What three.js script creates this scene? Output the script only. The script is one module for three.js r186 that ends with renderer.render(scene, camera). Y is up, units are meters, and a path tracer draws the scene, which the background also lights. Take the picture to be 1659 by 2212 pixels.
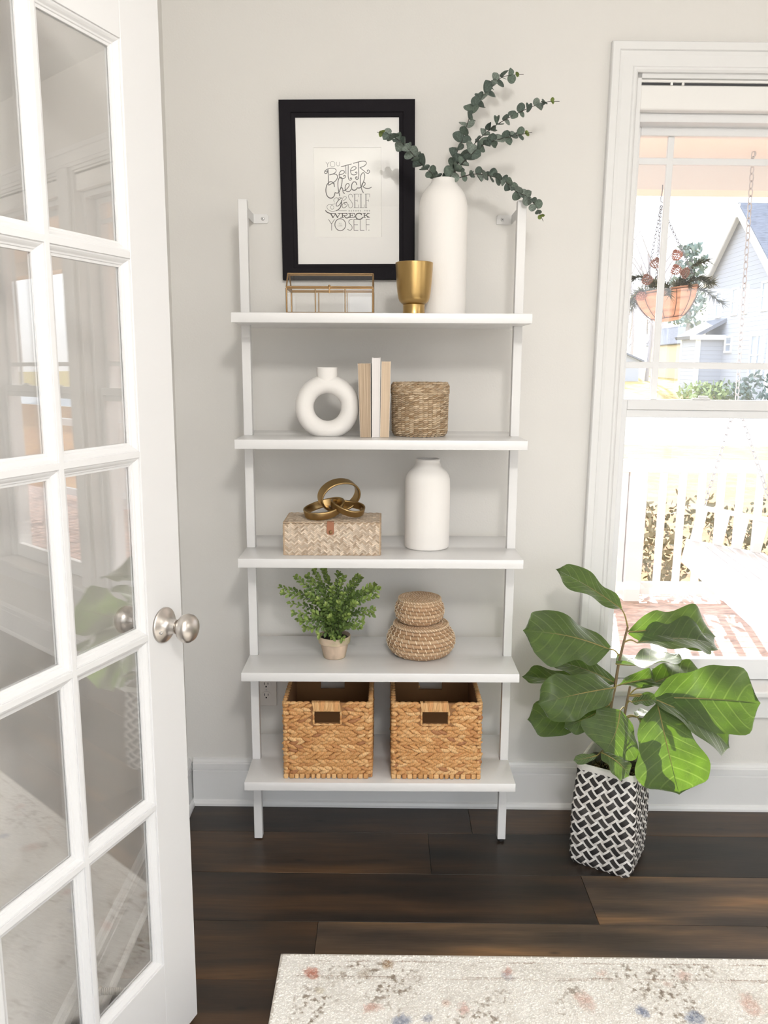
import * as THREE from 'three';
import { RoundedBoxGeometry } from 'three/addons/geometries/RoundedBoxGeometry.js';
import { mergeGeometries, toCreasedNormals } from 'three/addons/utils/BufferGeometryUtils.js';
import { ImprovedNoise } from 'three/addons/math/ImprovedNoise.js';
import { RectAreaLightUniformsLib } from 'three/addons/lights/RectAreaLightUniformsLib.js';

// ------------------------------------------------------------------ camera, sky, sun, exposure
RectAreaLightUniformsLib.init();
const scene = new THREE.Scene();
const renderer = new THREE.WebGLRenderer({ antialias: true });
renderer.toneMapping = THREE.LinearToneMapping;
renderer.toneMappingExposure = 1.0;
renderer.shadowMap.enabled = true;
renderer.shadowMap.type = THREE.PCFSoftShadowMap;

const FOCAL = 1743.06;                                   // in pixels of a 2212 px high picture
const camera = new THREE.PerspectiveCamera(2 * Math.atan(1106 / FOCAL) * 180 / Math.PI, 1659 / 2212, 0.05, 400);
camera.position.set(0.0016, 1.4882, 2.5664);
camera.rotation.order = 'YXZ';
camera.rotation.set(-0.1784, 0, 0.011);

const SKY = 3.3, SUN = 11, FILL_LAMP = 6.6;
const SUN_AZ = 13.5 * Math.PI / 180, SUN_EL = 21 * Math.PI / 180;      // low winter sun beyond the porch, a little to the right
const sun = new THREE.DirectionalLight(new THREE.Color().setRGB(1.0, 0.96, 0.9), SUN);
sun.position.set(Math.sin(SUN_AZ) * Math.cos(SUN_EL), Math.sin(SUN_EL), -Math.cos(SUN_AZ) * Math.cos(SUN_EL)).multiplyScalar(30);
sun.target.position.set(1, 0.5, -1);
sun.position.add(sun.target.position);
sun.castShadow = true;
sun.shadow.mapSize.set(4096, 4096);
Object.assign(sun.shadow.camera, { left: -9, right: 9, top: 9, bottom: -9, near: 1, far: 80 });
sun.shadow.bias = -0.0004;
scene.add(sun, sun.target);
{ // clear pale winter sky, whiter at the horizon
  const w = 64, h = 32, d = new Float32Array(w * h * 4);
  for (let j = 0; j < h; j++) for (let i = 0; i < w; i++) {
    const e = Math.sin(((j + 0.5) / h - 0.5) * Math.PI), t = Math.max(0, e) ** 0.55, o = (j * w + i) * 4;
    const c = e < 0 ? [0.55, 0.52, 0.48] : [1.13 - 0.34 * t, 1.13 - 0.2 * t, 1.13 - 0.02 * t];
    d[o] = c[0]; d[o + 1] = c[1]; d[o + 2] = c[2]; d[o + 3] = 1;
  }
  const sky = new THREE.DataTexture(d, w, h, THREE.RGBAFormat, THREE.FloatType);
  sky.mapping = THREE.EquirectangularReflectionMapping; sky.magFilter = THREE.LinearFilter; sky.minFilter = THREE.LinearFilter; sky.needsUpdate = true;
  scene.background = sky; scene.backgroundIntensity = SKY;
}

// ------------------------------------------------------------------ helpers
const V = (x, y, z) => new THREE.Vector3(x, y, z);
const PI = Math.PI;
function rng(seed) { let s = seed >>> 0; return () => { s = (s + 0x6d2b79f5) | 0; let t = Math.imul(s ^ (s >>> 15), 1 | s); t = (t + Math.imul(t ^ (t >>> 7), 61 | t)) ^ t; return ((t ^ (t >>> 14)) >>> 0) / 4294967296; }; }
const PN = new ImprovedNoise();
const noise = (x, y, z = 0) => PN.noise(x, y, z);
const fbm = (x, y, z = 0, o = 4) => { let a = 0, s = 0.5; for (let i = 0; i < o; i++) { a += s * PN.noise(x, y, z + i * 7.3); x *= 2.03; y *= 2.03; s *= 0.5; } return a; };
const clamp = (x, a = 0, b = 1) => Math.min(b, Math.max(a, x));
const mix = (a, b, t) => a + (b - a) * t;
const smooth = (a, b, x) => { const t = clamp((x - a) / (b - a)); return t * t * (3 - 2 * t); };
const names = {};
function numbered(n) { names[n] = (names[n] ?? -1) + 1; return names[n] ? `${n}_${String(names[n]).padStart(3, '0')}` : n; }
function shade(o) { o.castShadow = true; o.receiveShadow = true; return o; }
function mesh(name, geo, mat, parent) { const m = shade(new THREE.Mesh(geo, mat)); m.name = name; if (parent) parent.add(m); return m; }
function thing(name, label, category, [x, y, z] = [0, 0, 0], turn = 0, group) {
  const o = new THREE.Group(); o.name = numbered(name); scene.add(o);
  o.position.set(x, y, z); o.rotation.y = turn; o.userData = { label, category };
  if (group) o.userData.group = group;
  return o;
}
function structure(name, label, geo, mat) {
  const o = geo ? shade(new THREE.Mesh(geo, mat)) : new THREE.Group();
  o.name = name; o.userData = { kind: 'structure', label }; scene.add(o); return o;
}
const stuff = (m) => { m.userData.kind = 'stuff'; return m; };
// Box with its own uv in metres, edges eased by r
function box(w, h, d, x = 0, y = 0, z = 0, r = 0) {
  const g = r ? new RoundedBoxGeometry(w, h, d, 2, Math.min(r, w / 2.01, h / 2.01, d / 2.01)) : new THREE.BoxGeometry(w, h, d);
  g.translate(x, y, z); return metric(g);
}
const bx = (x0, x1, y0, y1, z0, z1, r = 0) => box(x1 - x0, y1 - y0, z1 - z0, (x0 + x1) / 2, (y0 + y1) / 2, (z0 + z1) / 2, r);
function metric(g) {  // uv in metres from the face's main direction
  const p = g.attributes.position, n = g.attributes.normal, uv = new Float32Array(p.count * 2);
  for (let i = 0; i < p.count; i++) {
    const ax = Math.abs(n.getX(i)), ay = Math.abs(n.getY(i)), az = Math.abs(n.getZ(i));
    const [u, v] = az >= ax && az >= ay ? [p.getX(i), p.getY(i)] : ax >= ay ? [p.getZ(i), p.getY(i)] : [p.getX(i), p.getZ(i)];
    uv[i * 2] = u; uv[i * 2 + 1] = v;
  }
  g.setAttribute('uv', new THREE.BufferAttribute(uv, 2)); return g;
}
function merge(list) {
  list = list.map((g) => { const q = g.index ? g.toNonIndexed() : g; for (const k of Object.keys(q.attributes)) if (!['position', 'normal', 'uv', 'color'].includes(k)) q.deleteAttribute(k); return q; });
  return mergeGeometries(list);
}
function tint(g, c) {
  const n = g.attributes.position.count, a = new Float32Array(n * 3);
  for (let i = 0; i < n; i++) { a[i * 3] = c[0]; a[i * 3 + 1] = c[1]; a[i * 3 + 2] = c[2]; }
  g.setAttribute('color', new THREE.BufferAttribute(a, 3)); return g;
}
const lathe = (pts, seg = 48) => new THREE.LatheGeometry(pts.map(([r, y]) => new THREE.Vector2(r, y)), seg);
const curve = (pts, closed = false, t = 0.5) => new THREE.CatmullRomCurve3(pts.map((p) => (p.isVector3 ? p : V(...p))), closed, 'catmullrom', t);
const tube = (pts, r, seg = 20, rad = 6, closed = false) => new THREE.TubeGeometry(curve(pts, closed), seg, r, rad, closed);
function taper(pts, r0, r1, seg = 16, rad = 6) {    // tube whose radius goes from r0 to r1
  const c = curve(pts), g = new THREE.TubeGeometry(c, seg, 1, rad), p = g.attributes.position, q = V();
  for (let i = 0; i <= seg; i++) {
    c.getPointAt(i / seg, q); const r = mix(r0, r1, i / seg);
    for (let j = 0; j <= rad; j++) { const k = i * (rad + 1) + j; p.setXYZ(k, q.x + (p.getX(k) - q.x) * r, q.y + (p.getY(k) - q.y) * r, q.z + (p.getZ(k) - q.z) * r); }
  }
  return g;
}
function grid(nu, nv, f) {     // sheet from f(u, v) -> Vector3
  const pos = [], uv = [], idx = [];
  for (let i = 0; i <= nu; i++) for (let j = 0; j <= nv; j++) { const q = f(i / nu, j / nv); pos.push(q.x, q.y, q.z); uv.push(i / nu, j / nv); }
  for (let i = 0; i < nu; i++) for (let j = 0; j < nv; j++) { const a = i * (nv + 1) + j, b = a + nv + 1; idx.push(a, b, a + 1, b, b + 1, a + 1); }
  const g = new THREE.BufferGeometry();
  g.setAttribute('position', new THREE.Float32BufferAttribute(pos, 3)); g.setAttribute('uv', new THREE.Float32BufferAttribute(uv, 2)); g.setIndex(idx); g.computeVertexNormals(); return g;
}
function prism(pts, depth, bevel = 0) {    // outline in x, y pushed along z from 0 to depth
  const s = new THREE.Shape(pts.map(([x, y]) => new THREE.Vector2(x, y)));
  const g = new THREE.ExtrudeGeometry(s, { depth: depth - 2 * bevel, bevelEnabled: bevel > 0, bevelSize: bevel, bevelOffset: -bevel, bevelThickness: bevel, bevelSegments: 2, curveSegments: 24 });
  if (bevel) g.translate(0, 0, bevel); return g;
}
// profile (across, out) swept along a straight run from a to b; 'up' is the across direction, 'out' the depth direction; miter shifts the ends per unit of across
function run(profile, a, b, up, out, m0 = 0, m1 = 0) {
  const dir = b.clone().sub(a).normalize(), pos = [], n = profile.length, P = (base, [s, o], m) => base.clone().addScaledVector(up, s).addScaledVector(out, o).addScaledVector(dir, m * s);
  for (let i = 0; i < n; i++) {
    const p = profile[i], q = profile[(i + 1) % n], A = P(a, p, m0), B = P(a, q, m0), C = P(b, q, m1), D = P(b, p, m1);
    for (const t of [A, D, B, B, D, C]) pos.push(t.x, t.y, t.z);
  }
  for (const [base, m, flip] of [[a, m0, false], [b, m1, true]]) {
    const tri = THREE.ShapeUtils.triangulateShape(profile.map(([x, y]) => new THREE.Vector2(x, y)), []);
    for (const t of tri) for (const k of flip ? t : [t[2], t[1], t[0]]) { const v = P(base, profile[k], m); pos.push(v.x, v.y, v.z); }
  }
  const g = new THREE.BufferGeometry(); g.setAttribute('position', new THREE.Float32BufferAttribute(pos, 3)); g.computeVertexNormals();
  if (up.clone().cross(out).dot(dir) * THREE.ShapeUtils.area(profile.map(([x, y]) => new THREE.Vector2(x, y))) < 0) {   // turn the faces outward
    const p = g.attributes.position; for (let i = 0; i < p.count; i += 3) { const x = p.getX(i), y = p.getY(i), z = p.getZ(i); p.setXYZ(i, p.getX(i + 1), p.getY(i + 1), p.getZ(i + 1)); p.setXYZ(i + 1, x, y, z); } g.computeVertexNormals();
  }
  return metric(g);
}
function aim(g, from, to) {      // a geometry along +y from 0..1 laid between two points (length only on y)
  const d = to.clone().sub(from), q = new THREE.Quaternion().setFromUnitVectors(V(0, 1, 0), d.clone().normalize());
  return g.clone().applyMatrix4(new THREE.Matrix4().compose(from, q, V(1, d.length(), 1)));
}

// ------------------------------------------------------------------ textures
function data(w, h, f, srgb = true) {
  const d = new Uint8Array(w * h * 4);
  for (let j = 0; j < h; j++) for (let i = 0; i < w; i++) { const c = f(i / w, j / h, i, j), o = (j * w + i) * 4; d[o] = clamp(c[0]) * 255; d[o + 1] = clamp(c[1]) * 255; d[o + 2] = clamp(c[2]) * 255; d[o + 3] = 255; }
  const t = new THREE.DataTexture(d, w, h); t.wrapS = t.wrapT = THREE.RepeatWrapping; t.magFilter = THREE.LinearFilter; t.minFilter = THREE.LinearMipmapLinearFilter; t.generateMipmaps = true;
  if (srgb) t.colorSpace = THREE.SRGBColorSpace; t.needsUpdate = true; return t;
}
const gray = (w, h, f) => data(w, h, (u, v, i, j) => { const k = f(u, v, i, j); return [k, k, k]; }, false);
const tile = (f, u, v, s) => mix(mix(f(u * s, v * s), f((u - 1) * s, v * s), u), mix(f(u * s, (v - 1) * s), f((u - 1) * s, (v - 1) * s), u), v);   // seamless blend
const rep = (t, x, y) => { const c = t.clone(); c.repeat.set(x, y); c.needsUpdate = true; return c; };
const std = (o) => new THREE.MeshStandardMaterial(o);
const phys = (o) => new THREE.MeshPhysicalMaterial(o);
const lin = (r, g, b) => new THREE.Color().setRGB(r, g, b);

const plasterBump = gray(256, 256, (u, v) => 0.5 + 0.5 * tile((x, y) => fbm(x, y, 3, 3), u, v, 34));
const fineBump = gray(256, 256, (u, v) => 0.5 + 0.5 * tile((x, y) => fbm(x, y, 9, 3), u, v, 60));
const M = {};
M.wall = std({ color: lin(0.715, 0.70, 0.672), roughness: 0.85, bumpMap: rep(plasterBump, 5, 5), bumpScale: 0.0006 });
M.ceiling = std({ color: lin(0.86, 0.86, 0.85), roughness: 0.9 });
M.trim = std({ color: lin(0.755, 0.755, 0.75), roughness: 0.38 });
M.doorWhite = std({ color: lin(0.72, 0.72, 0.722), roughness: 0.42 });
M.vinyl = std({ color: lin(0.77, 0.775, 0.78), roughness: 0.4 });
M.lacquer = phys({ color: lin(0.745, 0.74, 0.735), roughness: 0.28, clearcoat: 0.3, clearcoatRoughness: 0.15 });
M.powder = std({ color: lin(0.74, 0.735, 0.73), roughness: 0.5 });
M.pane = phys({ color: 0xffffff, transmission: 1, thickness: 0, roughness: 0, ior: 1.5 });
M.doorPane = phys({ color: 0xffffff, transmission: 1, thickness: 0, roughness: 0, ior: 1.7 });
M.black = std({ color: lin(0.012, 0.012, 0.013), roughness: 0.6 });
M.gasket = std({ color: lin(0.05, 0.05, 0.055), roughness: 0.7 });
M.nickel = std({ color: lin(0.62, 0.58, 0.54), metalness: 1, roughness: 0.32 });
M.steel = std({ color: lin(0.6, 0.6, 0.6), metalness: 1, roughness: 0.35 });
M.rubber = std({ color: lin(0.02, 0.02, 0.02), roughness: 0.8 });
M.whitePlastic = std({ color: lin(0.82, 0.81, 0.79), roughness: 0.4 });

// ------------------------------------------------------------------ the room
const XL = -0.661, XR = 4.6, ZF = 4.2, CEIL = 2.74;
const WIN = [[0.735, 1.665], [1.765, 2.695], [3.16, 4.09]], SILL = 0.442, HEAD = 2.345;
{
  const s = new THREE.Shape([V(XL - 0.2, -0.05), V(XR + 0.2, -0.05), V(XR + 0.2, CEIL + 0.1), V(XL - 0.2, CEIL + 0.1)].map((v) => new THREE.Vector2(v.x, v.y)));
  for (const [a, b] of WIN) { const h = new THREE.Path(); h.moveTo(a, SILL - 0.02); h.lineTo(b, SILL - 0.02); h.lineTo(b, HEAD); h.lineTo(a, HEAD); h.closePath(); s.holes.push(h); }
  const g = new THREE.ExtrudeGeometry(s, { depth: 0.16, bevelEnabled: false }); g.translate(0, 0, -0.16);
  structure('wall_back', 'pale greige painted wall behind the white ladder shelf', metric(g), M.wall);
}
const HINGE = V(-0.6418, 0.012, 1.5268), OPEN0 = 1.495, OPEN1 = 2.72, DOORH = 2.19;
structure('wall_left', 'greige side wall seen through the panes of the glazed door', merge([bx(XL - 0.12, XL, -0.05, CEIL + 0.1, 0, OPEN0), bx(XL - 0.12, XL, DOORH, CEIL + 0.1, OPEN0, OPEN1), bx(XL - 0.12, XL, -0.05, CEIL + 0.1, OPEN1, ZF)]), M.wall);
structure('wall_right', 'greige wall at the far right end of the room', bx(XR, XR + 0.16, -0.05, CEIL + 0.1, 0, ZF), M.wall);
const FW = [[-0.35, 1.35], [1.6, 3.3]];
{ // wall behind the viewer with two wide windows: the soft frontal daylight on the shelf
  const parts = [bx(XL - 0.12, XR + 0.16, -0.05, 0.3, ZF, ZF + 0.14), bx(XL - 0.12, XR + 0.16, 2.2, CEIL + 0.1, ZF, ZF + 0.14)];
  let x = XL - 0.12; for (const [a, b] of FW) { parts.push(bx(x, a, 0.3, 2.2, ZF, ZF + 0.14)); x = b; } parts.push(bx(x, XR + 0.16, 0.3, 2.2, ZF, ZF + 0.14));
  structure('wall_front', 'greige wall with two wide windows behind the viewer', merge(parts), M.wall);
  FW.forEach(([a, b], k) => { const w = structure(`window_${k + 4}`, ['left', 'right'][k] + ' wide white window in the wall behind the viewer'); mesh('frame', merge([bx(a - 0.06, a + 0.03, 0.24, 2.25, ZF - 0.015, ZF + 0.1), bx(b - 0.03, b + 0.06, 0.24, 2.25, ZF - 0.015, ZF + 0.1), bx(a, b, 2.17, 2.25, ZF - 0.015, ZF + 0.1), bx(a, b, 0.24, 0.32, ZF - 0.03, ZF + 0.1), bx((a + b) / 2 - 0.03, (a + b) / 2 + 0.03, 0.3, 2.2, ZF + 0.03, ZF + 0.09)]), M.trim, w); mesh('pane', bx(a + 0.01, b - 0.01, 0.31, 2.19, ZF + 0.058, ZF + 0.062), M.pane, w); });
}
structure('ceiling', 'flat white ceiling', bx(XL - 0.12, XR + 0.16, CEIL, CEIL + 0.12, -0.16, ZF + 0.14), M.ceiling);
structure('wall_hall', 'plain hall walls beyond the door opening', merge([bx(-2.6, XL - 0.12, -0.05, CEIL + 0.1, 0.9, 1.0), bx(-2.6, XL - 0.12, -0.05, CEIL + 0.1, 3.4, 3.5), bx(-2.7, -2.6, -0.05, CEIL + 0.1, 0.9, 3.5), bx(-2.6, XL - 0.12, CEIL, CEIL + 0.1, 0.9, 3.5), bx(-2.6, XL - 0.12, -0.05, 0, 0.9, 3.5)]), M.ceiling);

// floor of dark planks
const woodMaps = [0, 1, 2, 3, 4, 5].map((k) => {
  const base = [[0.165, 0.13, 0.10], [0.285, 0.22, 0.155], [0.22, 0.17, 0.128], [0.34, 0.285, 0.235], [0.19, 0.15, 0.12], [0.255, 0.195, 0.14]][k], S = k * 13.7;
  return data(1024, 192, (u, v) => {
    const x = u * 1.22, y = v * 0.215;
    const wob = fbm(x * 1.3 + S, y * 5, S, 3) * 0.09, ring = Math.abs(((Math.sqrt((y - 0.1 + wob) ** 2 + (x * 0.05) ** 2 * (k % 3 === 1 ? 1.6 : 0.4)) * 46) % 1) - 0.5) * 2;
    const fine = noise(x * 26 + S, y * 620, 1) * 0.5 + noise(x * 9, y * 260 + S, 4) * 0.5, patch = fbm(x * 1.7 + S, y * 13, 2 + S, 3);
    const knot = Math.max(0, 1 - Math.hypot((x - 0.32 - 0.1 * k) / 0.02, (y - 0.05 - 0.02 * k) / 0.007));
    let t = 0.92 + patch * 1.05 + fine * 0.2 + (ring - 0.5) * 0.2 * smooth(-0.2, 0.35, patch) - knot * 0.5; t = clamp(t, 0.3, 1.9);
    const warm = clamp(0.5 + patch * 1.3);
    return [base[0] * t * mix(0.96, 1.1, warm), base[1] * t, base[2] * t * mix(1.1, 0.82, warm)];
  });
});
const woodBump = gray(512, 128, (u, v) => 0.5 + 0.3 * noise(u * 20, v * 110, 2) + 0.2 * noise(u * 60, v * 220, 5));
const woodMats = woodMaps.map((map) => phys({ map, roughness: 0.5, bumpMap: woodBump, bumpScale: 0.00035, clearcoat: 0.75, clearcoatRoughness: 0.36, specularIntensity: 0.35 }));
{
  const floor = structure('floor', 'dark brown wood plank floor', bx(XL - 0.12, XR + 0.16, -0.05, -0.006, -0.02, ZF + 0.1), M.rubber);
  const R = rng(5), starts = { 0: 0.3, 1: 0.155, 2: 0.6, 3: -0.165 }, cache = {};
  for (let r = 0; ; r++) {
    const z0 = r === 0 ? -0.02 : 0.176 + (r - 1) * 0.2135, z1 = 0.176 + r * 0.2135; if (z0 > ZF) break;
    let x = (starts[r] ?? R() * 1.2) - 1.22; while (x > XL - 0.1) x -= 1.22;
    for (let k = Math.floor(R() * 6); x < XR + 0.1; x += 1.22, k = (k + 1 + Math.floor(R() * 4)) % 6) {
      const a = Math.max(x, XL - 0.02), b = Math.min(x + 1.22, XR), key = `${(b - a).toFixed(3)}_${(z1 - z0).toFixed(3)}_${(a - x).toFixed(3)}`;
      if (b - a < 0.02) continue;
      if (!cache[key]) {
        const g = box(b - a - 0.0012, 0.008, z1 - z0 - 0.0012, 0, 0, 0, 0.0008), p = g.attributes.position, uv = g.attributes.uv;
        for (let i = 0; i < p.count; i++) uv.setXY(i, (p.getX(i) + (b - a) / 2 + (a - x)) / 1.22, (p.getZ(i) + (z1 - z0) / 2) / 0.2147);
        cache[key] = g;
      }
      const m = mesh('plank', cache[key], woodMats[(r * 7 + k) % 6], floor); m.position.set((a + b) / 2, -0.0042 + (R() - 0.5) * 0.0004, (z0 + z1) / 2);
      if (r === 2 && Math.abs(x - 0.6) < 0.01) m.material = woodMats[3];
    }
  }
}
// baseboards: flat board, stepped cap, quarter-round shoe
const BASE = [[0, 0], [0, 0.026], [0.008, 0.0255], [0.016, 0.022], [0.02, 0.016], [0.122, 0.016], [0.124, 0.0115], [0.128, 0.0115], [0.131, 0.017], [0.15, 0.0165], [0.153, 0.012], [0.156, 0.012], [0.163, 0.008], [0.166, 0]];
structure('baseboard_back', 'white moulded baseboard along the back wall', run(BASE, V(XL + 0.02, 0, 0), V(XR, 0, 0), V(0, 1, 0), V(0, 0, 1)), M.trim);
structure('baseboard_left', 'white moulded baseboard along the side wall behind the glazed door', run(BASE, V(XL, 0, 0.0), V(XL, 0, OPEN0 - 0.09), V(0, 1, 0), V(1, 0, 0)), M.trim);
structure('baseboard_right', 'white moulded baseboard along the right wall', run(BASE, V(XR, 0, 0), V(XR, 0, ZF), V(0, 1, 0), V(-1, 0, 0)), M.trim);
structure('baseboard_front', 'white moulded baseboard behind the viewer', run(BASE, V(XL, 0, ZF), V(XR, 0, ZF), V(0, 1, 0), V(0, 0, -1)), M.trim);

// windows of the back wall: casing, jamb, stool, apron, sashes, muntins, panes
const CASE = [[0, 0], [0, 0.012], [0.006, 0.016], [0.012, 0.016], [0.016, 0.013], [0.045, 0.015], [0.055, 0.018], [0.058, 0.023], [0.078, 0.024], [0.081, 0.02], [0.081, 0]];
const labelsW = ['white double-hung window beside the ladder shelf, with porch and grey house outside', 'second white double-hung window along the back wall', 'third white double-hung window along the back wall'];
WIN.forEach(([a, b], k) => {
  const w = structure(`window_${k + 1}`, labelsW[k]);
  const i0 = a - 0.004, i1 = b + 0.004, leftOuter = k === 1 ? 0 : 1, rightOuter = k === 0 ? 0 : 1;
  if (leftOuter) mesh('casing', run(CASE, V(i0, SILL, 0), V(i0, HEAD, 0), V(-1, 0, 0), V(0, 0, 1), 0, 1), M.trim, w);
  if (rightOuter) mesh('casing', run(CASE, V(i1, SILL, 0), V(i1, HEAD, 0), V(1, 0, 0), V(0, 0, 1), 0, 1), M.trim, w);
  if (k === 0) mesh('casing', bx(b + 0.004, WIN[1][0] - 0.004, SILL, HEAD, 0, 0.02, 0.003), M.trim, w);
  mesh('head_casing', run(CASE, V(i0 - (leftOuter ? 0 : 0.046), HEAD, 0), V(i1 + (rightOuter ? 0 : 0.046), HEAD, 0), V(0, 1, 0), V(0, 0, 1), leftOuter ? -1 : 0, rightOuter ? 1 : 0), M.trim, w);
  const e0 = leftOuter ? a - 0.105 : a - 0.05, e1 = rightOuter ? b + 0.105 : b + 0.05;
  mesh('stool', bx(e0, e1, SILL - 0.022, SILL, -0.055, 0.045, 0.006), M.trim, w);
  mesh('apron', bx(e0 + 0.02, e1 - 0.02, SILL - 0.105, SILL - 0.022, 0, 0.017, 0.004), M.trim, w);
  mesh('jamb', merge([bx(a - 0.001, a + 0.012, SILL, HEAD, -0.16, 0), bx(b - 0.012, b + 0.001, SILL, HEAD, -0.16, 0), bx(a, b, HEAD - 0.012, HEAD + 0.001, -0.16, 0), bx(a, b, SILL - 0.02, SILL - 0.002, -0.19, -0.05)]), M.trim, w);
  // vinyl frame set back in the opening
  const f = 0.028;
  mesh('frame', merge([bx(a + 0.012, a + f, SILL, HEAD - 0.012, -0.135, -0.045, 0.002), bx(b - f, b - 0.012, SILL, HEAD - 0.012, -0.135, -0.045, 0.002), bx(a + 0.012, b - 0.012, 2.225, HEAD - 0.012, -0.135, -0.047, 0.002)]), M.vinyl, w);
  const lock = (x) => { const g = new THREE.Group(); g.name = 'sash_lock'; w.add(g); g.position.set(x, 1.393, -0.075); mesh('keeper', box(0.055, 0.006, 0.022, 0, 0.003, 0, 0.002), M.vinyl, g); mesh('lever', box(0.03, 0.007, 0.012, 0.006, 0.0095, 0.002, 0.002), M.vinyl, g); };
  lock(a + 0.29); lock(b - 0.29);
  const sash = (y0, y1, z0, z1, top, bottom, side, zp) => {   // returns the glass opening
    const x0 = a + f, x1 = b - f, gx0 = x0 + side, gx1 = x1 - side, gy0 = y0 + bottom, gy1 = y1 - top;
    mesh('sash_stile', bx(x0, gx0, y0, y1, z0, z1, 0.003), M.vinyl, w); mesh('sash_stile', bx(gx1, x1, y0, y1, z0, z1, 0.003), M.vinyl, w);
    mesh('sash_rail', bx(gx0, gx1, gy1, y1, z0, z1, 0.003), M.vinyl, w); mesh('sash_rail', bx(gx0, gx1, y0, gy0, z0, z1, 0.003), M.vinyl, w);
    mesh('pane', bx(gx0 - 0.004, gx1 + 0.004, gy0 - 0.004, gy1 + 0.004, zp - 0.002, zp + 0.002), M.pane, w);
    return [gx0, gx1, gy0, gy1];
  };
  const [gx0, gx1, gy0, gy1] = sash(1.335, 2.25, -0.128, -0.098, 0.05, 0.048, 0.02, -0.113);
  for (const x of [gx0 + 0.099, gx1 - 0.099]) mesh('muntin', bx(x - 0.0105, x + 0.0105, gy0, gy1, -0.119, -0.107, 0.003), M.vinyl, w);
  for (const y of [2.128, 1.502]) mesh('muntin', bx(gx0, gx1, y - 0.0105, y + 0.0105, -0.1185, -0.1075, 0.003), M.vinyl, w);
  sash(SILL, 1.393, -0.096, -0.066, 0.034, 0.072, 0.022, -0.081);
  mesh('glazing_bead', merge([bx(a + f + 0.022, b - f - 0.022, 1.334, 1.359, -0.096, -0.073, 0.002)]), M.vinyl, w);
});
// roller blind cassette under the head of the first window
WIN.forEach(([a, b], k) => {
  const t = thing('roller_blind', ['white blind cassette at the head of the window beside the shelf', 'white blind cassette at the head of the second window', 'white blind cassette at the head of the third window'][k], 'blind', [(a + b) / 2, 2.245, -0.001]);
  const w = b - a - 0.026;
  mesh('cassette', bx(-w / 2, w / 2, 0.004, 0.074, -0.044, -0.012, 0.006), M.whitePlastic, t);
  mesh('headrail', bx(-w / 2, w / 2, 0.0795, 0.0875, -0.044, -0.008, 0.002), M.whitePlastic, t);
  mesh('slot', bx(-w / 2 + 0.004, w / 2, 0.0735, 0.08, -0.04, -0.014), M.gasket, t);
  for (const x of [0.088, 0.122]) mesh('clip', bx(-w / 2 + x, -w / 2 + x + 0.007, 0.072, 0.081, -0.02, -0.009, 0.001), M.whitePlastic, t);
});

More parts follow.
